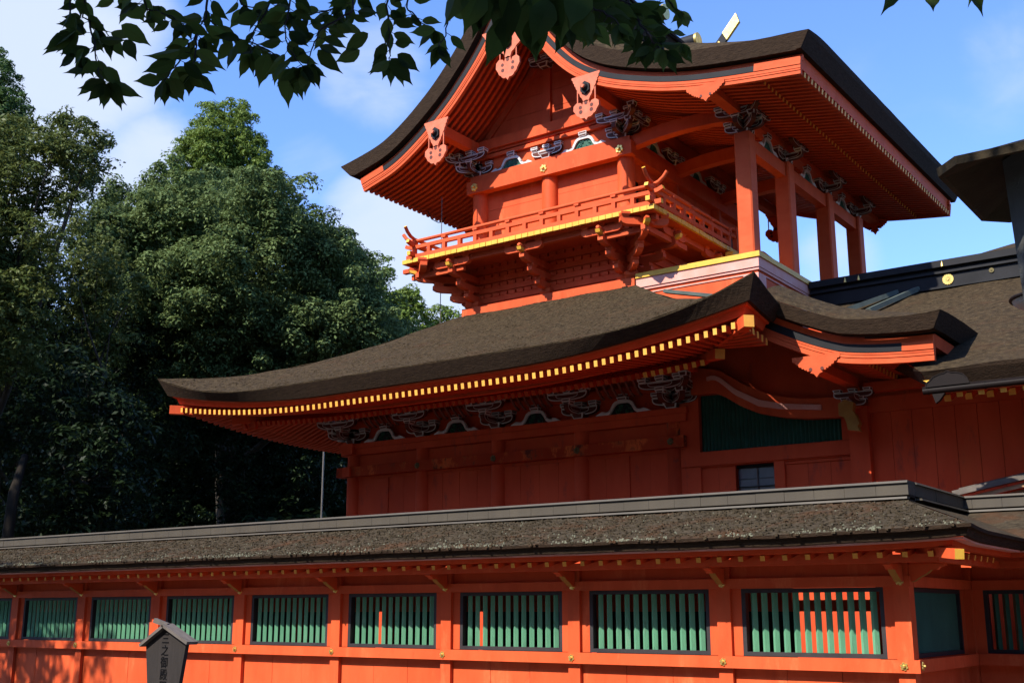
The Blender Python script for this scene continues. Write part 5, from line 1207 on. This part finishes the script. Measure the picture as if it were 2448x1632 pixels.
# ============================================================ TREES
def frame_noise(p): return 1
def leaf_cloud(clumps, n_per, size, aspect=.5, up=.5, shell=.55, seed=1, droop=0.0, sub=None):
    # numpy leaf quads; with sub=(count, radius) every clump is first broken into small sprays on its upper shell
    r = np.random.default_rng(seed); out = []
    for (c, rad, sq) in clumps:
        n = max(8, int(n_per * (rad ** 2)))
        d = r.normal(size=(n, 3)); d[:, 2] = d[:, 2] + .25; d /= np.linalg.norm(d, axis=1)[:, None]
        if sub:
            k = max(5, int(sub[0] * rad ** 2)); sd_ = r.normal(size=(k, 3)); sd_[:, 2] += .35; sd_ /= np.linalg.norm(sd_, axis=1)[:, None]
            sc_c = sd_ * (rad * r.uniform(.55, 1.08, k))[:, None] * np.array([1, 1, sq])[None]
            w = r.integers(0, k, n); sr = sub[1] * r.uniform(.6, 1.35, k)[w]; d[:, 2] += .45; d /= np.linalg.norm(d, axis=1)[:, None]
            p = np.array(c)[None] + sc_c[w] + d * (sr * (.45 + .55 * r.random(n) ** .5))[:, None] * np.array([1, 1, .75])[None]
        else:
            rr = rad * (shell + (1 - shell) * r.random(n) ** .6) * (1 + .18 * np.sin(d[:, 0] * 7 + c[0]) * np.cos(d[:, 1] * 6 + c[1]))
            p = np.array(c)[None] + d * rr[:, None] * np.array([1, 1, sq])[None]
        nrm = d * .9 + r.normal(size=(n, 3)) * .40; nrm[:, 2] += up; nrm /= np.linalg.norm(nrm, axis=1)[:, None]
        t = r.normal(size=(n, 3)); t[:, 2] -= droop; t -= nrm * np.sum(t * nrm, axis=1)[:, None]; t /= np.linalg.norm(t, axis=1)[:, None]
        b = np.cross(nrm, t); s = size * r.uniform(.6, 1.3, n)[:, None]
        q = np.stack([p - t * s, p - b * s * aspect + t * s * .1 + nrm * s * .12, p + t * s, p + b * s * aspect + t * s * .1 + nrm * s * .12], axis=1); out.append(q.reshape(-1, 3))
    return np.concatenate(out)
def quads_mesh(name, V, matname):
    n = len(V) // 4; me = bpy.data.meshes.new(name); me.vertices.add(len(V)); me.vertices.foreach_set('co', V.astype(np.float32).ravel())
    me.loops.add(4 * n); me.loops.foreach_set('vertex_index', np.arange(4 * n, dtype=np.int32)); me.polygons.add(n)
    me.polygons.foreach_set('loop_start', np.arange(n, dtype=np.int32) * 4); me.polygons.foreach_set('loop_total', np.full(n, 4, dtype=np.int32))
    me.materials.append(M[matname]); me.update(); me.validate(); return me
def tree(name, label, base, clumps, leafm, n_per=420, size=.16, trunk_r=.35, seed=1, limbs=10, aspect=.5, up=.5, shell=.55, droop=0.0, group=None, lean=None, trunk_h=None, sub=None):
    base = Vector(base); root = thing(name, label, 'tree', base, group); rr = random.Random(seed)
    me = quads_mesh('crown', leaf_cloud(clumps, n_per, size, aspect, up, shell, seed, droop, sub), leafm); link('crown', me, root)
    top = max(clumps, key=lambda c: c[0][2])[0]; cx = sum(c[0][0] for c in clumps) / len(clumps); cy = sum(c[0][1] for c in clumps) / len(clumps)
    m = MB(); hz_ = trunk_h or (top[2] - base.z) * .88; tip = Vector((lerp(cx, top[0], .5), lerp(cy, top[1], .5), base.z + hz_))
    pts = []
    for i in range(9):
        u = i / 8; p = base.lerp(tip, u) + Vector((math.sin(u * 5 + seed) * .25, math.cos(u * 4 + seed) * .25, 0)) * (u * (1 - u) * 4) * trunk_r * 2; pts.append(p)
    m.tube(pts, [trunk_r * (1.25 if i == 0 else 1) * (1 - .85 * i / 8) for i in range(9)], 10, 0)
    for k in range(limbs):
        c = Vector(rr.choice(clumps)[0]); u = rr.uniform(.35, .85); s = base.lerp(tip, u)
        if c.z < s.z - 1: continue
        mid = s.lerp(c, .5) + Vector((0, 0, -.06 * (c - s).length)); r0 = trunk_r * (1 - .85 * u) * .55
        m.tube([s, mid, c], [r0, r0 * .6, r0 * .15], 6, 0)
    m.build('trunk', 'trunk', root); return root
rr = random.Random(5)
def inside(poly, x, y):
    c = False; j = len(poly) - 1
    for i in range(len(poly)):
        if (poly[i][1] > y) != (poly[j][1] > y) and x < (poly[j][0] - poly[i][0]) * (y - poly[i][1]) / (poly[j][1] - poly[i][1]) + poly[i][0]: c = not c
        j = i
    return c
def fill(poly, d, n, r0, r1, depth=3.0, sq=.8, bulge=0, seed=0, edge=0):
    # clumps spread through a crown whose outline (as seen) is poly, centred at distance d
    q = random.Random(seed); xs = [p[0] for p in poly]; ys = [p[1] for p in poly]; cx = (min(xs) + max(xs)) / 2; cy = (min(ys) + max(ys)) / 2
    w = (max(xs) - min(xs)) / 2; h = (max(ys) - min(ys)) / 2; out = []; tries = 0
    while len(out) < n and tries < 60000:
        tries += 1; x = q.uniform(min(xs), max(xs)); y = q.uniform(min(ys), max(ys)); r_ = q.uniform(r0, r1); pr_ = r_ * _f / d * .8
        if not inside(poly, x, y): continue
        if not (inside(poly, x - pr_, y) and inside(poly, x + pr_, y) and inside(poly, x, y - pr_ * .8)):
            if q.random() > edge: continue
            r_ *= .6
        e = max(0, 1 - ((x - cx) / w) ** 2 * .8 - ((y - cy) / h) ** 2 * .5); dd = d - bulge * math.sqrt(e) + q.uniform(-depth, depth) * .5
        p = at(x, y, dd); out.append(((p.x, p.y, p.z), r_, sq))
    return out
# 1 the broad camphor behind the lower roof
P1 = [(165, 520), (200, 455), (235, 430), (300, 440), (345, 450), (380, 420), (420, 405), (470, 395), (560, 395), (640, 415), (700, 450), (745, 478), (765, 515), (820, 540), (870, 570), (880, 640), (905, 660), (960, 740), (1000, 800), (1000, 930), (560, 1000), (330, 1000), (230, 800)]
tree('camphor_tree', 'broad rounded mid green tree directly behind the left end of the lower roof', at(560, 1500, 55) * 1 - Vector((0, 0, at(560, 1500, 55).z)), fill(P1, 55, 135, .8, 1.6, 4, .78, 7, 3, .5) + fill([(240, 520), (420, 440), (560, 430), (700, 500), (860, 640), (930, 800), (900, 980), (330, 980), (230, 700)], 58, 140, 1.4, 2.0, 3, .8, 2, 4, .3), 'leaf_camphor', 1250, .085, .6, 2, 20, .5, .55, .6, sub=(11, .50))
# 2 light conifer rising behind it
P2 = [(395, 500), (398, 425), (425, 390), (432, 350), (455, 335), (462, 300), (492, 285), (498, 252), (530, 258), (560, 246), (590, 268), (600, 312), (622, 350), (640, 385), (665, 400), (676, 445), (668, 500), (540, 530)]
def conifer_clumps(poly, d, n, seed, r0=.55, r1=1.2): return fill(poly, d, n, r0, r1, 4, 1.15, 4, seed, .9)
tree('light_conifer', 'light green pointed conifer rising above the broad tree', Vector((at(540, 1500, 72).x, at(540, 1500, 72).y, 0)), conifer_clumps(P2, 72, 120, 8), 'leaf_conifer', 900, .12, .4, 4, 20, .30, .2, .35, .9, sub=(14, .36))
# 3 cedar tip at far left
P3 = [(-90, 420), (-80, 260), (-40, 150), (0, 130), (15, 158), (35, 195), (50, 230), (68, 305), (70, 420)]
tree('cedar_tree', 'dark green cedar tip at the far left edge against the sky', Vector((at(-20, 1500, 52).x, at(-20, 1500, 52).y, 0)), conifer_clumps(P3, 52, 80, 9, .45, .95), 'leaf_cedar', 1100, .09, .35, 5, 14, .32, .2, .4, .3, sub=(18, .28))
# 4 olive tree leaning in from the left with airy branch ends
P4 = [(-150, 900), (-150, 300), (-60, 280), (20, 285), (60, 310), (110, 300), (150, 285), (190, 290), (225, 312), (262, 330), (262, 360), (240, 385), (275, 395), (262, 425), (205, 455), (175, 480), (150, 520), (140, 640), (120, 900)]
c4 = fill(P4, 40, 230, .45, 1.0, 5, .7, 3, 12, .8)
c4 += [((at(x, y, 39).x, at(x, y, 39).y, at(x, y, 39).z), r_, .55) for x, y, r_ in [(60, 312, .6), (120, 305, .5), (175, 300, .45), (225, 325, .42), (250, 340, .35), (245, 400, .42), (205, 400, .4), (180, 445, .42), (215, 430, .32), (150, 470, .4), (20, 300, .7), (130, 370, .5), (265, 398, .22), (160, 350, .4)]]
tree('olive_tree', 'dull olive broadleaf tree leaning in from the left edge with airy branch tips', Vector((at(-40, 1500, 40).x, at(-40, 1500, 40).y, 0)), c4, 'leaf_olive', 900, .075, .4, 7, 24, .42, .45, .3, sub=(22, .26))
# 5 olive shrubby tree between
P5 = [(120, 900), (150, 560), (180, 500), (240, 505), (300, 560), (320, 640), (300, 900)]
tree('young_broadleaf_tree', 'yellowish green small tree wedged between the olive tree and the broad tree', Vector((at(215, 1500, 47).x, at(215, 1500, 47).y, 0)), fill(P5, 47, 60, .5, .95, 4, .85, 3, 15, .6), 'leaf_olive', 700, .085, .25, 8, 10, .4, .3, .4, sub=(16, .30))
# 6 trees at the right of the broad one
P6 = [(880, 660), (915, 622), (945, 640), (965, 690), (1000, 700), (1025, 730), (1035, 800), (1030, 900), (880, 900)]
tree('sunlit_tree', 'yellow green tree crown just left of the balcony corner', Vector((at(960, 1500, 66).x, at(960, 1500, 66).y, 0)), fill(P6, 66, 60, .6, 1.2, 4, .85, 2, 17, .6), 'leaf_conifer', 600, .11, .35, 9, 8, .45, .4, .5, sub=(12, .38))
P7 = [(1000, 900), (1005, 770), (1040, 745), (1072, 738), (1095, 765), (1110, 900)]
tree('sunlit_tree', 'small tree top peeping over the lower roof beside the base beam', Vector((at(1055, 1500, 68).x, at(1055, 1500, 68).y, 0)), fill(P7, 68, 30, .5, 1.0, 3, .85, 1, 19, .6), 'leaf_conifer', 600, .11, .3, 10, 6, .45, .4, .5, sub=(12, .38))
# 7 shaded forest wall below
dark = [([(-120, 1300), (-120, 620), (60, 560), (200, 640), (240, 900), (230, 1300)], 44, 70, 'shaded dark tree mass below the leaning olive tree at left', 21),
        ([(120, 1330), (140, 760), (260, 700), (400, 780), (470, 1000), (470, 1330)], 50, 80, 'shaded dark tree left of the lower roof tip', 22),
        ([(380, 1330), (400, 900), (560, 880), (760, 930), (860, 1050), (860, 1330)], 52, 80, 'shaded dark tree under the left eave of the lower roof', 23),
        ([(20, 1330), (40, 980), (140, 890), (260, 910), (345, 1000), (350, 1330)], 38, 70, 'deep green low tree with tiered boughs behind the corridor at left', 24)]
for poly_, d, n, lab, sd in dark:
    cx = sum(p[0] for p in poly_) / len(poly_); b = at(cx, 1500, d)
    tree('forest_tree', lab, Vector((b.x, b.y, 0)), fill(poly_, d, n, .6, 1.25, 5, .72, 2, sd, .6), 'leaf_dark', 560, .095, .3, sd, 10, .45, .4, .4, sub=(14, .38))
# bare leaning trunks seen at the far left
lt = thing('leaning_trunk', 'pale leaning tree trunk at the far left just above the corridor ridge', 'tree', (at(20, 1330, 33).x, at(20, 1330, 33).y, 0))
m = MB(); b0_ = at(12, 1420, 33); m.tube([Vector((b0_.x - .3, b0_.y, 0)), at(16, 1300, 33), at(32, 1180, 33), at(60, 1090, 34.2)], [.19, .165, .145, .11], 10, 0); m.build('trunk', 'trunk_dim', lt)
q = random.Random(31); cl = [((at(x, y, 35).x, at(x, y, 35).y, at(x, y, 35).z), r_, .5) for x, y, r_ in [(150, 850, .8), (210, 900, .9), (110, 920, .7), (260, 960, .8), (180, 980, .9), (300, 1010, .7), (120, 1030, .6), (70, 960, .5)]]
link('crown', quads_mesh('crown', leaf_cloud(cl, 420, .11, .42, .6, .3, 31), 'leaf_dark'), lt)
st_ = thing('slender_tree', 'slender young tree with thin pale bare stems among the shaded forest', 'tree', (at(200, 1330, 42).x, at(200, 1330, 42).y, 0))
m = MB()
for pts in ([(235, 1330), (240, 1150), (232, 1000), (250, 900), (262, 800), (285, 740)], [(250, 900), (225, 830), (205, 770), (190, 700)], [(240, 860), (262, 800), (310, 720)], [(150, 1330), (150, 1100), (140, 950), (165, 860)], [(232, 1000), (175, 930), (160, 860)]):
    P = [at(x, y, 41) for x, y in pts]; m.tube(P, [lerp(.055, .012, i / (len(P) - 1)) for i in range(len(P))], 6, 0)
m.build('trunk', 'trunk', st_)
cl = [((at(x, y, 41).x, at(x, y, 41).y, at(x, y, 41).z), r_, .6) for x, y, r_ in [(190, 690, .8), (290, 720, .9), (250, 640, .9), (330, 680, .8), (160, 850, .6), (310, 800, .7)]]
link('crown', quads_mesh('crown', leaf_cloud(cl, 150, .10, .42, .5, .2, 33), 'leaf_olive'), st_)
# far wood that closes the view between the trunks
cl = []; q = random.Random(77)
for k in range(420):
    x = q.uniform(-300, 1150) if k < 120 else (q.uniform(250, 900) if k < 300 else q.uniform(-120, 260)); d = q.uniform(58, 78); y = q.uniform(820, 1420); p = at(x, y, d); cl.append(((p.x, p.y, max(p.z, .5)), q.uniform(1.6, 2.6), .8))
o = link('wood', quads_mesh('wood', leaf_cloud(cl, 60, .34, .5, .4, .5, 40), 'leaf_dark')); o['kind'] = 'stuff'
o['label'] = 'dim mass of distant wood behind the trunks'
# unseen trees at left: evergreens added to shade the wood, another dappling the corridor
def off_tree(name, label, x, y, h, r, seed, n=26, leaf='leaf_dark', lo=.35, size=.3, npr=60):
    q = random.Random(seed); cl = []
    for k in range(n):
        a = q.uniform(0, 6.28); rr_ = r * math.sqrt(q.random()); z = q.uniform(lo, 1) * h; s = 1 - abs(z / h - .6) * 1.1
        cl.append(((x + math.cos(a) * rr_ * s, y + math.sin(a) * rr_ * s, z), r * q.uniform(.25, .42), .8))
    return tree(name, label, (x, y, 0), cl, leaf, npr, size, .45, seed, 8)
for i, (x, y, h, lab) in enumerate([(-37, 9, 21, 'nearest added evergreen unseen outside the left edge of the picture'), (-46, 12, 25, 'second added evergreen unseen outside the left edge'), (-55, 17, 27, 'third and farthest added evergreen unseen outside the left edge')]):
    off_tree('unseen_evergreen', lab, x, y, h, 5.0, 50 + i)
off_tree('unseen_evergreen', 'evergreen outside the picture to the left dappling the end of the corridor', -22.9, 4.6, 11.6, 2.7, 61, 26, 'leaf_dark', .45, .12, 260)

# ============================================================ CHERRY TREE whose branch hangs into the top of the view
ch = thing('cherry_tree', 'dark leafy cherry branch hanging into the top of the view against the sky', 'tree', (-4.6, -1.2, 0))
q = random.Random(101)
tw = MB(); lf = MB()
WID = [(0, .02), (.08, .24), (.20, .41), (.36, .48), (.52, .43), (.66, .30), (.77, .16), (.86, .065), (1.0, 0.0)]
def leaf(base, d, n, L, asp=.5, fold=.25, curl=.12):
    d = d.normalized(); s = d.cross(n).normalized(); n = s.cross(d)
    mid, lft, rgt = [], [], []; bend = q.uniform(-.12, .12)
    for i, (t, w) in enumerate(WID):
        ser = 1 + (.05 if i % 2 else -.03)
        c = base + d * (L * t) - n * (curl * L * t * t) + s * (bend * L * t * t); e = L * w * asp * ser
        mid.append(c); lft.append(c + s * e + n * (fold * e)); rgt.append(c - s * e + n * (fold * e))
    k = len(WID); vs = mid + lft + rgt
    fs = []
    for i in range(k - 1): fs.append((i, i + 1, k + i + 1, k + i)); fs.append((i, 2 * k + i, 2 * k + i + 1, i + 1))
    lf.add(vs, fs, 0, False)
def leaf_at(p, ang, L, asp=.5, tilt=None):
    # ang: direction of the tip seen from below, degrees clockwise from hanging straight down (towards the left is positive)
    a = R(ang); d = (-UP * math.cos(a) - RT * math.sin(a)) + FW * q.uniform(-.45, .45)
    n = -FW + RT * q.uniform(-.7, .7) + UP * q.uniform(-.5, .7)
    if q.random() < .5: n = -n
    n = n - d.normalized() * n.dot(d.normalized()); leaf(p, d, n, L, asp * q.uniform(.85, 1.1), q.uniform(.05, .4), q.uniform(0, .25))
def twig(px, d0, d1, r=.0034, step=30, Lm=.098, side=1.0, density=1.0, skip=0.0):
    Lm *= .80; step *= .60
    P = [at(x, y, lerp(d0, d1, i / (len(px) - 1))) for i, (x, y) in enumerate(px)]
    sub = []
    for a, b in zip(P, P[1:]):
        for k in range(4): sub.append(a.lerp(b, k / 4) + Vector((q.uniform(-1, 1), q.uniform(-1, 1), q.uniform(-1, 1))) * .004)
    sub.append(P[-1]); tw.tube(sub, [lerp(r, r * .4, i / (len(sub) - 1)) for i in range(len(sub))], 5, 0)
    Ls = [0]
    for a, b in zip(px, px[1:]): Ls.append(Ls[-1] + math.hypot(b[0] - a[0], b[1] - a[1]))
    s = skip; sgn = 1
    while s < Ls[-1]:
        f = s / Ls[-1]; x = interp(Ls, [p[0] for p in px], s); y = interp(Ls, [p[1] for p in px], s); p = at(x, y, lerp(d0, d1, f))
        if q.random() < density:
            ang = sgn * q.uniform(15, 85) * side + q.uniform(-25, 25); dd = (-UP * math.cos(R(ang)) - RT * math.sin(R(ang)))
            pe = p + dd * .018; tw.tube([p, pe], .0011, 4, 0); leaf_at(pe, ang + q.uniform(-15, 15), Lm * q.uniform(.7, 1.12))
        sgn = -sgn; s += step * q.uniform(.7, 1.3)
    pe = P[-1]
    for ang in (q.uniform(20, 50), q.uniform(-50, -20), q.uniform(-12, 12)): leaf_at(pe, ang, Lm * q.uniform(.75, 1.05))
# left sprays
twig([(171, -30), (168, 47), (180, 117), (201, 136)], 3.6, 3.5, step=44, Lm=.10, density=.8)
twig([(199, -30), (199, 40), (243, 61), (262, 89)], 3.6, 3.6, step=30, Lm=.10)
twig([(215, 50), (228, 110), (234, 173), (253, 201)], 3.6, 3.45, step=26, Lm=.105)
twig([(503, -40), (491, 42), (468, 84), (440, 131), (412, 168), (393, 195)], 3.7, 3.5, .0045, step=21, Lm=.10)
twig([(330, -30), (350, 20), (400, 35), (440, 60)], 3.6, 3.6, step=25, Lm=.095)
twig([(496, 47), (538, 84), (585, 98), (640, 120), (692, 165)], 3.7, 3.55, .004, step=21, Lm=.10)
twig([(470, 84), (465, 140), (455, 180)], 3.6, 3.5, step=22, Lm=.10)
twig([(664, -30), (622, 51), (603, 84), (600, 130)], 3.6, 3.5, step=22, Lm=.10)
twig([(700, -30), (690, 20), (680, 70), (690, 120), (725, 160)], 3.5, 3.4, step=20, Lm=.105)
twig([(842, -20), (842, 28), (767, 70), (748, 112), (734, 160)], 3.6, 3.4, .004, step=20, Lm=.10)
twig([(860, -20), (800, 20), (740, 35), (690, 30)], 3.6, 3.6, step=22, Lm=.10)
twig([(926, -30), (928, 61), (931, 117), (931, 145)], 3.6, 3.5, step=25, Lm=.10)
twig([(1080, -30), (1071, 28), (1066, 84), (1048, 112)], 3.6, 3.5, step=36, Lm=.09, density=.8)
twig([(980, -30), (970, 20), (1000, 45), (1030, 70)], 3.6, 3.6, step=30, Lm=.095)
twig([(560, -30), (580, 10), (640, 25)], 3.7, 3.7, step=24, Lm=.095)
twig([(240, -40), (270, -10), (320, 10), (380, 15)], 3.7, 3.7, step=26, Lm=.09)
for (x, y, ang, L) in [(172, 80, 64, .125), (168, 92, 52, .11), (182, 72, 58, .13), (186, 78, 40, .115), (200, 118, 45, .075), (253, 196, 72, .098), (256, 200, 12, .085), (258, 198, -38, .115), (264, 196, -66, .12), (250, 160, -42, .10), (236, 150, 60, .08), (180, 40, 10, .09), (170, 30, 35, .07), (290, 60, -60, .12), (300, 95, -30, .11), (392, 196, 14, .07), (410, 186, -28, .11), (440, 150, -50, .10), (470, 120, -55, .12), (430, 120, 70, .125), (420, 150, 72, .12), (560, 110, 5, .10), (640, 130, 25, .12), (700, 160, -15, .12), (735, 150, -45, .10), (690, 170, 8, .13), (760, 120, -40, .12), (880, 80, 55, .12), (860, 120, 62, .10), (935, 140, -40, .12), (928, 145, 40, .10), (950, 130, -55, .10), (1040, 70, 70, .10)]:
    p_ = at(x, y, 3.45); leaf_at(p_, ang, L * .86, .48)
# dense near spray over the gable
for (x, y, ang, L) in [(1128, -60, -6, .125), (1165, -40, 12, .12), (1215, -20, 4, .135), (1260, 10, -8, .12), (1290, -30, -25, .125), (1190, -70, -14, .12), (1310, 0, 14, .115), (1240, -60, 20, .12), (1345, -20, 5, .115), (1370, 10, -24, .11), (1280, 40, 2, .095), (1150, -20, 26, .10), (1400, -40, 22, .12), (1330, -60, -5, .13), (1205, 40, 16, .115), (1100, -50, 10, .12)]:
    leaf_at(at(x, y, 2.45), ang, L, .56)
twig([(1320, -40), (1390, 0), (1440, 30), (1480, 60)], 2.9, 2.8, .004, step=16, Lm=.088)
twig([(1250, -40), (1300, 10), (1360, 40), (1420, 60)], 2.7, 2.7, .004, step=15, Lm=.092)
twig([(1380, -40), (1420, -5), (1490, 5), (1560, 25)], 2.9, 3.0, .004, step=16, Lm=.085)
twig([(1478, -30), (1517, 38), (1542, 73), (1574, 112), (1585, 120)], 3.0, 2.9, .0045, step=16, Lm=.088)
twig([(1520, 45), (1530, 90), (1545, 110)], 3.0, 2.95, step=18, Lm=.09)
twig([(1568, -30), (1606, 15), (1630, 27)], 3.1, 3.1, step=24, Lm=.075)
twig([(1545, 75), (1600, 80), (1630, 105)], 3.0, 3.0, step=22, Lm=.08)
# right corner
for (x, y, ang, L) in [(2150, -62, 22, .118), (2228, -48, 6, .10), (2305, -60, -28, .118), (2135, -55, 60, .08), (2330, -90, -8, .11)]:
    leaf_at(at(x, y, 2.9), ang, L, .5)
twig([(2100, -95), (2200, -80), (2330, -85), (2460, -120)], 2.9, 2.9, step=60, Lm=.07, density=.4, skip=60)
# limbs out of view joining the sprays to the trunk, and unseen canopy added to shade them
def limb(pts, r0, r1): tw.tube(pts, [lerp(r0, r1, i / (len(pts) - 1)) for i in range(len(pts))], 8, 0)
hub = Vector((-3.4, .8, 4.3)); hub2 = Vector((-2.0, 1.6, 4.3)); tr0 = Vector((-4.6, -1.2, 0))
limb([tr0, tr0 + Vector((.1, .1, 1.5)), tr0 + Vector((.3, .4, 3.0)), hub], .20, .06); limb([hub, hub2, Vector((-.6, 2.2, 4.2)), at(2460, -120, 2.9)], .05, .006)
for x, y, d in [(171, -30, 3.6), (199, -30, 3.6), (330, -30, 3.6), (503, -40, 3.7), (240, -40, 3.7), (560, -30, 3.7)]: limb([hub, hub.lerp(at(x, y - 250, d), .6), at(x, y, d)], .02, .0035)
for x, y, d in [(664, -30, 3.6), (700, -30, 3.5), (842, -20, 3.6), (860, -20, 3.6), (926, -30, 3.6), (980, -30, 3.6), (1080, -30, 3.6), (1250, -40, 2.7), (1320, -40, 2.9), (1380, -40, 2.9), (1478, -30, 3.0), (1568, -30, 3.1)]: limb([hub2, hub2.lerp(at(x, y - 260, d), .6), at(x, y, d)], .016, .0035)
for k in range(10): limb([hub, hub + Vector((q.uniform(-1.5, .5), q.uniform(-1.5, .3), q.uniform(.8, 2.2)))], .03, .008)
link_tw = tw.build('branches', 'twig', ch)
lf.build('leaves', 'leaf_cherry', ch)
cl = []
for (x, y, d) in [(150, 60, 3.6), (250, 100, 3.6), (350, 60, 3.6), (450, 100, 3.6), (550, 80, 3.6), (650, 60, 3.6), (750, 90, 3.5), (850, 60, 3.6), (950, 80, 3.6), (1060, 40, 3.6), (1180, 50, 2.5), (1300, 40, 2.6), (1400, 40, 2.9), (1500, 60, 3.0), (1600, 60, 3.1), (2220, 0, 2.9)]:
    for k in range(2):
        p = at(x, y, d) - SUN * q.uniform(1.5, 3.4); cl.append(((p.x, p.y, p.z), q.uniform(.45, .65), .8))
for k in range(5):  # unseen leaf clumps added sunward to shade the lantern
    p = Vector((-.6, 6.5, 3.9)) - SUN * q.uniform(5.5, 7.5) + Vector((q.uniform(-.6, .6), q.uniform(-.6, .6), 0)); cl.append(((p.x, p.y, p.z), .7, .8))
link('crown', quads_mesh('crown', leaf_cloud(cl, 750, .06, .5, .4, .3, 90), 'leaf_cherry'), ch)

# unseen tree belt added behind the camera to block sky light, shade the yard
q = random.Random(404); cl = []
for k in range(300):
    x = q.uniform(-75, 40); y = q.uniform(-30, -18); z = q.uniform(1, 22.5) + 2 * math.sin(x * .3); cl.append(((x, y, z), q.uniform(2.2, 3.6), .85))
for k in range(50):
    y = q.uniform(-17, 8); x = q.uniform(13, 19); z = q.uniform(1, 13); cl.append(((x, y, z), q.uniform(1.8, 2.8), .85))
o = link('wood', quads_mesh('wood', leaf_cloud(cl, 40, .42, .5, .3, .4, 41), 'leaf_dark')); o['kind'] = 'stuff'; o['label'] = 'unseen belt of dark trees added behind the viewer to block sky light'
# low undergrowth closing the ground line between the trunks
cl = []
for k in range(110):
    x = q.uniform(-75, -19); y = q.uniform(31.5, 40); cl.append(((x, y, q.uniform(.3, 4.5)), q.uniform(1.1, 1.8), .8))
o = link('undergrowth', quads_mesh('undergrowth', leaf_cloud(cl, 70, .24, .5, .4, .4, 42), 'leaf_dark')); o['kind'] = 'stuff'; o['label'] = 'dim undergrowth beneath the trees'
